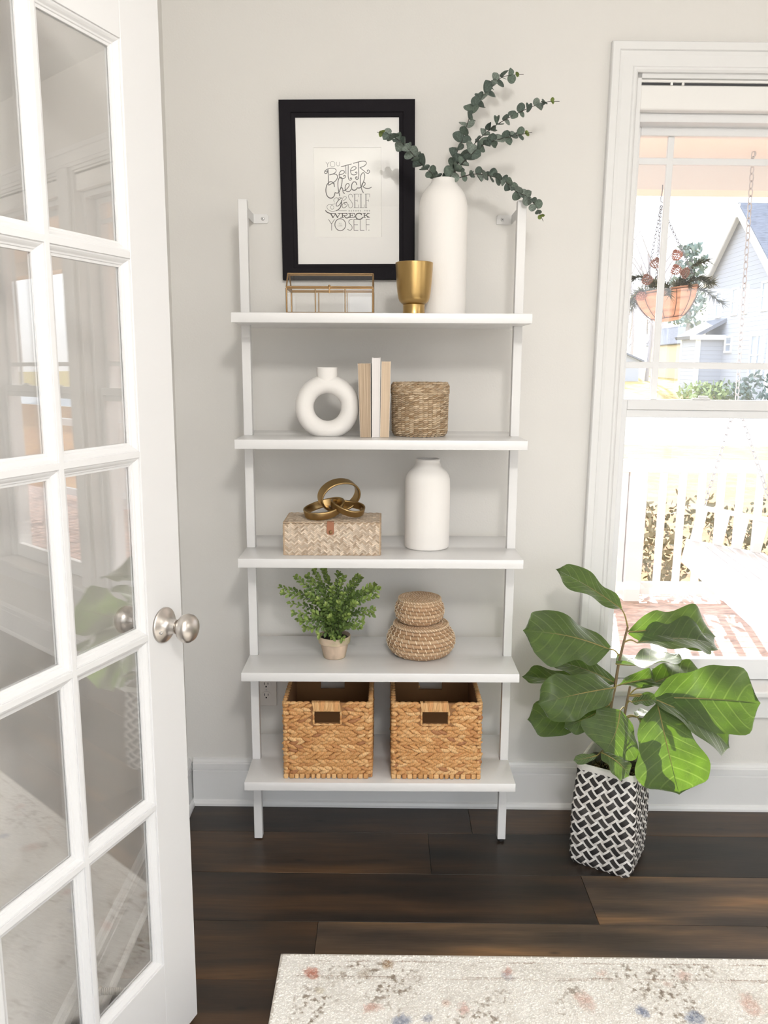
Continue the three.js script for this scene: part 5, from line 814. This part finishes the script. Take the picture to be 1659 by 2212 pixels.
{
  const t = thing('porch_railing', 'white porch railing of square balusters at the edge of the porch', 'railing', [1.98, PY, PZ]);
  mesh('top_rail', bx(-3.9, 6, 0.89, 0.972, -0.045, 0.045, 0.008), railM, t); mesh('bottom_rail', bx(-3.9, 6, 0.042, 0.127, -0.022, 0.022, 0.004), railM, t);
  const b = bx(-0.021, 0.021, 0.12, 0.895, -0.019, 0.019, 0.002);
  for (let i = -26; i < 36; i++) { const m = mesh('baluster', b, railM, t); m.position.x = 0.035 + i * 0.131; }
  for (const x of [-0.275, 3.4]) mesh('newel', merge([bx(x - 0.055, x + 0.055, 0, 0.985, -0.055, 0.055, 0.006), bx(x - 0.065, x + 0.065, 0.985, 1.0, -0.065, 0.065, 0.004)]), railM, t);
}
[[-1.6, 'white porch column left of the window view'], [6.4, 'white porch column far to the right']].forEach(([x, l]) => { const t = thing('porch_column', l, 'column', [x, PY, PZ]); mesh('shaft', bx(-0.08, 0.08, 0.03, 2.64, -0.08, 0.08, 0.01), railM, t); mesh('plinth', bx(-0.11, 0.11, 0, 0.16, -0.11, 0.11, 0.008), railM, t); mesh('capital', bx(-0.11, 0.11, 2.56, 2.67, -0.11, 0.11, 0.008), railM, t); });
const link = (() => { const p = []; for (let i = 0; i < 40; i++) { const a = i / 40 * 2 * PI, s = Math.sign(Math.sin(a)) * Math.pow(Math.abs(Math.sin(a)), 0.8); p.push(V(0.0125 * Math.cos(a), 0.0245 * s, 0)); } return new THREE.TubeGeometry(new THREE.CatmullRomCurve3(p, true), 26, 0.0034, 6, true); })();
function chain(name, mat, a, b, parent, pitch = 0.0415, sc = 1) {
  const d = b.clone().sub(a), n = Math.round(d.length() / (pitch * sc)), up = d.clone().normalize(), x0 = V(0.3, 0, 1).cross(up).normalize(), z0 = x0.clone().cross(up), g = [];
  for (let i = 0; i < n; i++) { const odd = i % 2, x = odd ? x0 : z0, z = x.clone().cross(up); g.push(link.clone().applyMatrix4(place(a.clone().addScaledVector(d, (i + 0.5) / n), x, up, z, sc))); }
  return mesh(name, merge(g), mat, parent);
}
{ // porch swing: its length runs away from the house, front edge toward the left, tilted back
  const t = thing('porch_swing', 'white slatted wooden porch swing hanging on chains, seat bright in the sun', 'swing', [1.86, 0.40, -1.72], 0.0);
  t.rotation.set(0, -0.105, -0.16, 'YXZ');
  const L = 0.80, sw = std({ color: lin(0.82, 0.82, 0.82), roughness: 0.5 });
  mesh('front_rail', bx(0, 0.035, -0.135, 0, -L, L, 0.005), sw, t); mesh('side_rail', bx(0.03, 0.5, -0.12, -0.01, -L, -L + 0.035, 0.004), sw, t); mesh('side_rail', bx(0.03, 0.5, -0.12, -0.01, L - 0.035, L, 0.004), sw, t);
  for (let i = 0; i < 6; i++) mesh('seat_slat', bx(0.0 + i * 0.084, 0.078 + i * 0.084, 0, 0.02, -L - 0.01, L + 0.01, 0.004), sw, t);
  const back = new THREE.Group(); back.name = 'backrest'; t.add(back); back.position.set(0.5, 0, 0); back.rotation.z = -0.22;
  mesh('top_rail', bx(-0.015, 0.02, 0.5, 0.57, -L, L, 0.006), sw, back); mesh('bottom_rail', bx(-0.015, 0.02, 0.06, 0.12, -L, L, 0.005), sw, back);
  for (let i = 0; i < 13; i++) { const z = mix(-L + 0.04, L - 0.04, i / 12); mesh('slat', bx(-0.008, 0.012, 0.1, 0.52, z - 0.028, z + 0.028, 0.003), sw, back); }
  for (const s of [-1, 1]) { const a = new THREE.Group(); a.name = 'armrest'; t.add(a); a.position.z = s * (L - 0.03); mesh('arm', bx(-0.02, 0.56, 0.225, 0.25, -0.045, 0.045, 0.006), sw, a); mesh('arm_post', bx(0.02, 0.075, 0.0, 0.226, -0.022, 0.022, 0.004), sw, a); for (const x of [0.19, 0.31, 0.43]) mesh('arm_slat', bx(x - 0.028, x + 0.028, 0.02, 0.226, -0.01, 0.01, 0.003), sw, a); }
  t.updateMatrixWorld(true);
  const galv = std({ color: lin(0.55, 0.57, 0.6), metalness: 0.6, roughness: 0.5 });
  for (const s of [-1, 1]) {
    const p0 = t.localToWorld(V(0.05, 0.25, s * (L - 0.03))), p1 = t.localToWorld(V(0.50, 0.25, s * (L - 0.03))), apex = V(2.17, 1.30, s < 0 ? -2.46 : -0.96), top = V(2.14, 2.75, s < 0 ? -2.46 : -0.96);
    const c = thing('swing_chain', s < 0 ? 'pale galvanised chain with forked lower end, holding the far end of the porch swing' : 'pale galvanised chain holding the near end of the porch swing', 'chain', [top.x, top.y, top.z], 0, 'chains of the porch swing');
    const r = (v) => v.clone().sub(top);
    chain('main_chain', galv, r(apex), r(top), c); chain('branch_chain', galv, r(p0), r(apex), c); chain('branch_chain', galv, r(p1), r(apex), c);
    mesh('hook', tube([[0, -0.03, 0], [0.014, -0.02, 0], [0.012, -0.004, 0], [0, 0, 0]], 0.004, 12, 6), galv, c);
  }
}
// hanging baskets with coir liner, pine sprays and cones
function hanging(label, x, z, seed, turn) {
  const t = thing('hanging_basket', label, 'basket', [x, 2.53, z], turn); const R = rng(seed);
  const coir = std({ color: lin(0.78, 0.43, 0.28), roughness: 1, bumpMap: rep(fineBump, 3, 2), bumpScale: 0.003, map: fibre([0.9, 0.9, 0.9], 33) });
  const b = new THREE.Group(); b.name = 'bowl'; t.add(b); b.position.set(0.065, -0.565, 0); b.rotation.z = 0.15;
  mesh('liner', lathe([[0, -0.185], [0.07, -0.18], [0.13, -0.12], [0.17, -0.055], [0.185, 0], [0.19, 0.012], [0.18, 0.012], [0.165, -0.05], [0.12, -0.1], [0, -0.12]], 40), coir, b);
  const wire = std({ color: lin(0.10, 0.05, 0.035), roughness: 0.6 }), w = [];
  for (const [r, y] of [[0.192, 0], [0.1, -0.16]]) w.push(new THREE.TorusGeometry(r, 0.0028, 6, 48).rotateX(PI / 2).translate(0, y, 0));
  for (let i = 0; i < 12; i++) { const a = i / 12 * 2 * PI; w.push(tube([[0.192, 0], [0.176, -0.06], [0.135, -0.125], [0.1, -0.16]].map(([r, y]) => [Math.cos(a) * r, y, Math.sin(a) * r]), 0.0022, 10, 5)); }
  mesh('wire_cage', merge(w), wire, b);
  const metal = std({ color: lin(0.25, 0.28, 0.33), metalness: 0.5, roughness: 0.5 });
  b.updateMatrix();
  for (let i = 0; i < 3; i++) { const a = i / 3 * 2 * PI + 0.5; chain('chain', metal, V(Math.cos(a) * 0.19, 0, Math.sin(a) * 0.19).applyMatrix4(b.matrix), V(0, -0.06, 0), t, 0.0415, 0.55); }
  mesh('hook', tube([[0, -0.075, 0], [0.014, -0.062, 0], [0.01, -0.045, 0], [-0.006, -0.03, 0], [0, 0.02, 0], [0, 0.06, 0]], 0.0028, 20, 6), metal, t);
  const needle = new THREE.ConeGeometry(0.0026, 0.06, 3).translate(0, 0.03, 0), tones = [[0.50, 0.56, 0.32], [0.62, 0.62, 0.30], [0.44, 0.52, 0.40]];
  const mats = tones.map((c) => std({ color: lin(...c), roughness: 0.9 }));
  for (let k = 0; k < 15; k++) {
    const a = k / 15 * 2 * PI * 1.618 * 4, out = 0.16 + R() * 0.16, h = -0.06 + 0.26 * R(), p0 = V(Math.cos(a) * 0.06, -0.03, Math.sin(a) * 0.06), p2 = V(Math.cos(a) * out, h - out * 0.2 + (k % 4 === 0 ? 0.06 : 0), Math.sin(a) * out), c = curve([p0, p0.clone().lerp(p2, 0.55).add(V(0, 0.06, 0)), p2]);
    const g = []; for (let i = 0; i < 130; i++) { const u = 0.15 + 0.85 * R(), p = c.getPoint(u), tg = c.getTangent(u), d = V(R() - 0.5, R() - 0.5, R() - 0.5).normalize().multiplyScalar(0.9).add(tg).normalize(); g.push(needle.clone().applyMatrix4(place(p, V(1, 0, 0).cross(d).normalize().cross(d), d, V(1, 0, 0).cross(d).normalize(), 0.7 + R() * 0.5))); }
    const s = mesh('pine_spray', merge([taper([p0, c.getPoint(0.5), p2], 0.0025, 0.001, 8, 4), ...g]), mats[k % 3], b);
  }
  const coneM = [std({ color: lin(0.30, 0.17, 0.14), roughness: 0.8 }), std({ color: lin(0.42, 0.20, 0.15), roughness: 0.8 })], scale = new THREE.SphereGeometry(1, 6, 4);
  [[-0.1, 0.14, 0.12], [0.05, 0.17, 0.13], [0.085, 0.075, 0.17], [-0.19, -0.03, 0.1], [-0.15, 0.05, 0.15], [0.12, 0.1, -0.12]].forEach(([px, py, pz], k) => {
    const g = [], n = 70, L = k === 2 || k === 3 ? 0.05 : 0.062; for (let i = 0; i < n; i++) { const u = (i + 0.5) / n, a = i * 2.4, r = 0.026 * Math.sin(PI * Math.pow(u, 0.7)) * 1.05 + 0.003, nr = V(Math.cos(a), 0.35, Math.sin(a)).normalize(), tg = V(-Math.sin(a), 0, Math.cos(a)); g.push(scale.clone().applyMatrix4(place(V(Math.cos(a) * r, u * L, Math.sin(a) * r), tg, nr.clone().cross(tg), nr, V(0.0068, 0.0026, 0.008)))); }
    const m = mesh('pine_cone', merge(g), coneM[k % 2], b); m.position.set(px, py, pz); m.rotation.set(R() - 0.5, 0, k === 2 ? 1.2 : R() - 0.5);
  });
}
hanging('hanging basket with orange coir liner, pine sprays and cones, seen through the window', 1.668, -2.6, 5, 0);

// ------------------------------------------------------------------ yard, road, houses, trees
const yardMap = data(512, 512, (u, v) => { const f = tile((x, y) => fbm(x, y, 3, 4), u, v, 9), k = smooth(-0.15, 0.2, f); return [mix(0.62, 0.74, k), mix(0.5, 0.66, k), mix(0.38, 0.48, k)].map((c) => c * (1 + 0.4 * tile((x, y) => fbm(x, y, 8, 2), u, v, 60))); });
const ground = (z) => (z > -20 ? -0.6 : z > -38 ? mix(-0.6, 0.3, (-z - 20) / 18) : mix(0.3, 1.4, clamp((-z - 38) / 60)));
const strip = (name, label, x0, x1, z0, z1, lift, mat, s = 4) => { const g = grid(12, 12, (u, v) => { const z = mix(z0, z1, v); return V(mix(x0, x1, u), ground(z) + lift, z); }), p = g.attributes.position, uv = g.attributes.uv; for (let i = 0; i < p.count; i++) uv.setXY(i, p.getX(i) / s, p.getZ(i) / s); return structure(name, label, g, mat); };
strip('ground_1', 'straw-coloured mulch and dirt below the porch', -30, 90, -3, -20, 0, std({ map: yardMap, color: lin(1, 0.72, 0.58), roughness: 1 }));
strip('road', 'pale concrete road past the porch', -60, 120, -20, -29, 0.02, std({ color: lin(0.62, 0.62, 0.62), roughness: 0.95 }));
strip('ground_2', 'yellowish winter lawn across the road', -60, 160, -29, -130, 0, std({ map: yardMap, color: lin(0.95, 1.0, 0.62), roughness: 1 }), 8);
strip('ground_3', 'bare yard beyond the right wall', 4.9, 60, 14, -3, -0.01, std({ map: yardMap, roughness: 1 }));
const sidingBump = gray(16, 64, (u, v) => 1 - (v % 1) * 0.9);
const win = (parent, x, z, y, w, h, axis, mats, twin) => {  // window on a wall facing -x (axis 'x') or +z (axis 'z')
  const g = new THREE.Group(); g.name = 'window'; parent.add(g); const B = (a0, a1, y0, y1, o0, o1) => (axis === 'x' ? bx(x - o1, x - o0, y0, y1, z + a0, z + a1) : bx(x + a0, x + a1, y0, y1, z + o0, z + o1)), f = 0.09;
  mesh('window_frame', merge([B(-w / 2 - f, -w / 2, y, y + h, 0, 0.06), B(w / 2, w / 2 + f, y, y + h, 0, 0.06), B(-w / 2 - f, w / 2 + f, y + h, y + h + f, 0, 0.06), B(-w / 2 - f, w / 2 + f, y - f, y, 0, 0.07), B(-w / 2, w / 2, y + h / 2 - 0.03, y + h / 2 + 0.03, 0, 0.05), ...(twin ? [B(-0.05, 0.05, y, y + h, 0, 0.06)] : [])]), mats[0], g);
  mesh('pane', B(-w / 2, w / 2, y, y + h, 0.005, 0.015), mats[1], g);
};
const farTrim = std({ color: lin(0.8, 0.8, 0.8), roughness: 0.6 }), farGlass = std({ color: lin(0.30, 0.34, 0.42), roughness: 0.15, metalness: 0.2 }), shingle = std({ color: lin(0.20, 0.21, 0.25), roughness: 0.95, map: fibre([0.9, 0.9, 0.9], 71) });
const slabRoof = (a, b, ridgeA, ridgeB, th) => { const n = b.clone().sub(a).cross(ridgeA.clone().sub(a)).normalize(); if (n.y < 0) n.negate(); const pos = [], top = [a, b, ridgeB, ridgeA], bot = top.map((p) => p.clone().addScaledVector(n, -th)); const q = (p0, p1, p2, p3) => [p0, p1, p2, p0, p2, p3].forEach((p) => pos.push(p.x, p.y, p.z)); q(...top); q(bot[0], bot[3], bot[2], bot[1]); for (let i = 0; i < 4; i++) q(top[i], bot[i], bot[(i + 1) % 4], top[(i + 1) % 4]); const g = new THREE.BufferGeometry(); g.setAttribute('position', new THREE.Float32BufferAttribute(pos, 3)); g.computeVertexNormals(); return metric(g); };
{ // big grey gabled house across the road
  const t = thing('house', 'tall grey-blue gabled house with white trim, across the road', 'house', [16, 0, -35.3]);
  const wallM = std({ color: lin(0.38, 0.395, 0.45), roughness: 0.8, bumpMap: rep(sidingBump, 1, 5), bumpScale: 0.02 });
  const hw = 3.5, eave = 5.95, peak = 8.85, Lx = 13;
  const gable = prism([[-hw, -0.5], [hw, -0.5], [hw, eave], [0, peak - 0.12], [-hw, eave]], Lx); gable.rotateY(PI / 2);   // along +x
  mesh('wall', metric(gable), wallM, t);
  const ov = 0.35, ys = (peak - eave) / hw;
  for (const s of [-1, 1]) {
    mesh('roof', slabRoof(V(-ov, eave - ys * ov, s * (hw + ov)), V(Lx, eave - ys * ov, s * (hw + ov)), V(-ov, peak, 0), V(Lx, peak, 0), 0.12), shingle, t);
    mesh('rake_board', slabRoof(V(-ov - 0.04, eave - ys * ov - 0.06, s * (hw + ov)), V(-ov + 0.02, eave - ys * ov - 0.06, s * (hw + ov)), V(-ov - 0.04, peak - 0.06, 0), V(-ov + 0.02, peak - 0.06, 0), 0.36), farTrim, t);
    mesh('soffit', slabRoof(V(-ov, eave - ys * ov - 0.14, s * (hw + ov)), V(0, eave - ys * ov - 0.14, s * (hw + ov)), V(-ov, peak - 0.14, 0), V(0, peak - 0.14, 0), 0.04), farTrim, t);
    mesh('corner_board', bx(-0.05, 0.12, -0.4, eave - 0.1, s * hw - (s > 0 ? 0.13 : 0.03), s * hw + (s > 0 ? 0.03 : 0.13)), farTrim, t);
  }
  mesh('rake_board', bx(-ov - 0.045, -ov + 0.015, peak - 0.62, peak - 0.075, -0.2, 0.2), farTrim, t);
  for (const z of [-2.1, -0.3, 0.75, 2.7]) win(t, 0, z, 4.05, 0.55, 1.08, 'x', [farTrim, farGlass]);
  win(t, 0, -0.6, 2.38, 0.6, 0.6, 'x', [farTrim, farGlass]); win(t, 0, 2.4, 1.35, 1.15, 1.6, 'x', [farTrim, farGlass], true);
  for (const x of [2, 4.5, 7, 9.5]) { win(t, x, hw, 4.0, 0.8, 1.3, 'z', [farTrim, farGlass]); win(t, x, hw, 1.2, 0.9, 1.5, 'z', [farTrim, farGlass]); }
  const bump = new THREE.Group(); bump.name = 'side_bay'; t.add(bump);
  mesh('bay_wall', bx(-1.2, 0.05, -0.4, 3.0, -3.4, -1.3), wallM, bump); mesh('bay_trim', merge([bx(-1.24, -1.06, -0.4, 3.0, -3.44, -3.28), bx(-1.24, -1.06, -0.4, 3.0, -1.42, -1.26), bx(-1.5, 0, 2.9, 3.12, -1.5, -1.02)]), farTrim, bump);
  mesh('bay_roof', slabRoof(V(-1.5, 3.08, -3.6), V(-1.5, 3.08, -1.05), V(0, 3.9, -3.6), V(0, 3.9, -1.05), 0.16), shingle, bump);
  mesh('main_wall', bx(Lx - 0.5, 34, -0.5, 5.9, -5, 5.4), wallM, t); mesh('main_roof', slabRoof(V(Lx - 0.9, 5.8, 5.8), V(34.4, 5.8, 5.8), V(Lx - 0.9, 8.9, 0.2), V(34.4, 8.9, 0.2), 0.14), shingle, t); mesh('main_roof', slabRoof(V(Lx - 0.9, 5.8, -5.4), V(34.4, 5.8, -5.4), V(Lx - 0.9, 8.9, 0.2), V(34.4, 8.9, 0.2), 0.14), shingle, t);
  for (const x of [15, 19, 23, 27, 31]) { win(t, x, 5.4, 4.0, 1.2, 1.4, 'z', [farTrim, farGlass], true); if (x < 26) mesh('garage_door', bx(x - 1.5, x + 1.5, 0, 2.4, 5.4, 5.48), farTrim, t); else win(t, x, 5.4, 1.1, 1.0, 1.5, 'z', [farTrim, farGlass]); }
}
{
  const t = thing('house', 'small pale yellow gabled house far behind the grey one', 'house', [24.6, 0.7, -62]), wm = std({ color: lin(0.62, 0.55, 0.40), roughness: 0.8 });
  const g = prism([[-1.15, -0.6], [1.15, -0.6], [1.15, 3.0], [-0.15, 4.25], [-1.15, 3.0]], 9); g.rotateY(PI); mesh('wall', metric(g), wm, t);
  mesh('roof', merge([slabRoof(V(-1.4, 2.85, 0.3), V(-1.4, 2.85, -9), V(-0.05, 4.4, 0.3), V(-0.05, 4.4, -9), 0.12), slabRoof(V(1.5, 2.85, 0.3), V(1.5, 2.85, -9), V(-0.05, 4.4, 0.3), V(-0.05, 4.4, -9), 0.12)]), shingle, t);
  win(t, 0.5, 0, 1.2, 0.4, 0.8, 'z', [farTrim, farGlass]);
}
{
  const t = thing('house', 'low blue-grey house at the edge of the woods, left of the yellow one', 'house', [15.5, 0.6, -56]), wm = std({ color: lin(0.42, 0.44, 0.5), roughness: 0.8 });
  const g = prism([[-2.6, -0.5], [2.6, -0.5], [2.6, 1.6], [0, 2.6], [-2.6, 1.6]], 6); g.rotateY(PI); mesh('wall', metric(g), wm, t);
  mesh('roof', merge([slabRoof(V(-2.9, 1.5, 0.3), V(-2.9, 1.5, -6), V(0, 2.7, 0.3), V(0, 2.7, -6), 0.12), slabRoof(V(2.9, 1.5, 0.3), V(2.9, 1.5, -6), V(0, 2.7, 0.3), V(0, 2.7, -6), 0.12)]), shingle, t);
  win(t, -1, 0, 0.4, 0.8, 0.9, 'z', [farTrim, farGlass]);
}
const bark = std({ color: lin(0.38, 0.35, 0.36), roughness: 0.95 }), twigM = std({ color: lin(0.42, 0.38, 0.39), roughness: 0.95 });
function bareTree(seed, H) { // trunk with branches forking three times
  const R = rng(seed), trunk = [], twigs = [];
  const grow = (p, d, L, r, lvl) => { const q = p.clone().addScaledVector(d, L).add(V((R() - 0.5) * 0.12 * L, 0, (R() - 0.5) * 0.12 * L)); (lvl < 2 ? trunk : twigs).push(taper([p, p.clone().lerp(q, 0.5).add(V((R() - 0.5) * 0.08 * L, 0, (R() - 0.5) * 0.08 * L)), q], r, r * 0.55, lvl < 2 ? 5 : 2, lvl < 2 ? 6 : 3)); if (lvl >= 4) return; const n = lvl === 0 ? 9 : 4; for (let i = 0; i < n; i++) { const u = lvl === 0 ? 0.3 + 0.7 * i / n : 0.3 + 0.7 * R(), a = R() * 7, dd = V(Math.cos(a), 0.55 + R() * 0.7, Math.sin(a)).normalize().addScaledVector(d, 0.5).normalize(); grow(p.clone().lerp(q, u), dd, L * (lvl === 0 ? 0.36 : 0.55) * (0.8 + 0.4 * R()), r * (1 - u * 0.45) * 0.45, lvl + 1); } };
  grow(V(0, 0, 0), V(0, 1, 0), H, H * 0.017, 0); return [merge(trunk), merge(twigs)];
}
const bare = [bareTree(1, 9), bareTree(2, 7.5), bareTree(3, 10)];
[[6.4, -46, 0, 'thin'], [10.2, -57, 1, 'forked'], [12.2, -48, 2, 'tall'], [19.0, -57, 0, 'slender'], [17.6, -64, 1, 'crooked'], [20.2, -70, 2, 'high'], [22.8, -74, 0, 'narrow'], [12.2, -72, 2, 'spreading'], [8.0, -72, 0, 'distant'], [26.5, -78, 1, 'faint'], [15.2, -44, 1, 'nearer'], [42, -50, 2, 'right-hand'], [50, -46, 0, 'lone']].forEach(([x, z, k, w]) => {
  const t = thing('bare_tree', `${w} leafless grey winter tree in the yard across the road`, 'tree', [x, ground(z) - 0.05, z], x * 1.7, 'bare winter trees across the road'); mesh('trunk', bare[k][0], bark, t); stuff(mesh('twigs', bare[k][1], twigM, t));
});
const clump = (R, n, rx, ry, rz, size) => { const q = grid(2, 1, (u, v) => V((v - 0.5) * size * (u === 0.5 ? 1.1 : 0.35), u * size * 1.6, 0)), g = []; for (let i = 0; i < n; i++) { const a = R() * 7, b = Math.acos(2 * R() - 1), r = Math.cbrt(0.25 + 0.75 * R()), d = V(R() - 0.5, R() - 0.3, R() - 0.5).normalize(), x = d.clone().cross(V(R(), R(), R() - 0.5)).normalize(); g.push(q.clone().applyMatrix4(place(V(Math.sin(b) * Math.cos(a) * rx * r, ry + Math.cos(b) * ry * r, Math.sin(b) * Math.sin(a) * rz * r), x, d, x.clone().cross(d), 0.7 + R() * 0.7))); } return merge(g); };
[[23.0, -55, 9.3, 'dark pine rising behind the hanging basket, left of the grey gable'], [33, -66, 10, 'pine far behind the grey house']].forEach(([x, z, h, l], k) => {
  const R = rng(90 + k), t = thing('pine_tree', l, 'tree', [x - 2.1, ground(z) - 0.05, z]); mesh('trunk', taper([[0, 0, 0], [0.1, h * 0.5, 0], [0, h, 0]], 0.2, 0.04, 8, 6), bark, t);
  const g = []; for (let i = 0; i < 16; i++) { const y = h * (0.42 + 0.56 * i / 15), r = (1 - i / 17) * 1.5 + 0.3, a = i * 2.4; g.push(clump(R, 55, 0.75, 0.28, 0.75, 0.2).translate(Math.cos(a) * r * 0.6, y - 0.3, Math.sin(a) * r * 0.6)); } mesh('foliage', merge(g), std({ color: lin(0.24, 0.30, 0.27), roughness: 0.9, side: THREE.DoubleSide }), t);
});
[[12.9, -30.6, 0.95, 0.5, [0.30, 0.36, 0.16], 'yellow-green shrub, leftmost of the row before the grey house'], [14.0, -31.2, 1.1, 0.5, [0.20, 0.25, 0.15], 'mid green shrub in the middle of the row before the grey house'], [14.9, -29.4, 1.25, 0.75, [0.13, 0.17, 0.15], 'tallest dark shrub, rightmost of the row before the grey house'], [17.5, -28.5, 1.2, 0.7, [0.16, 0.2, 0.14], 'dark shrub beyond the right end of the row before the grey house']].forEach(([x, z, rx, ry, c, l], k) => {
  const R = rng(120 + k), t = thing('shrub', l, 'shrub', [x, ground(z) + 0.05, z]); mesh('foliage', clump(R, 420, rx, ry, rx, 0.11), std({ color: lin(...c), roughness: 0.8, side: THREE.DoubleSide }), t); mesh('stem', taper([[0, -0.2, 0], [0, ry, 0]], 0.06, 0.03, 4, 6), bark, t);
});
[[2.45, -3.7, 0.55, 0.42, [0.20, 0.19, 0.12], 'low shrub just outside the porch railing'], [1.9, -3.55, 0.42, 0.4, [0.25, 0.22, 0.13], 'small sparse shrub outside the railing, left of the swing'], [3.3, -3.8, 0.6, 0.45, [0.18, 0.18, 0.12], 'broad shrub outside the railing behind the swing']].forEach(([x, z, rx, ry, c, l], k) => {
  const R = rng(150 + k), t = thing('shrub', l, 'shrub', [x, -0.6, z]); mesh('foliage', clump(R, 900, rx, ry + 0.15, 0.4, 0.03), std({ color: lin(...c), roughness: 0.8, side: THREE.DoubleSide }), t); mesh('stem', taper([[0, -0.1, 0], [0, ry, 0]], 0.03, 0.015, 4, 6), bark, t);
});

renderer.render(scene, camera);
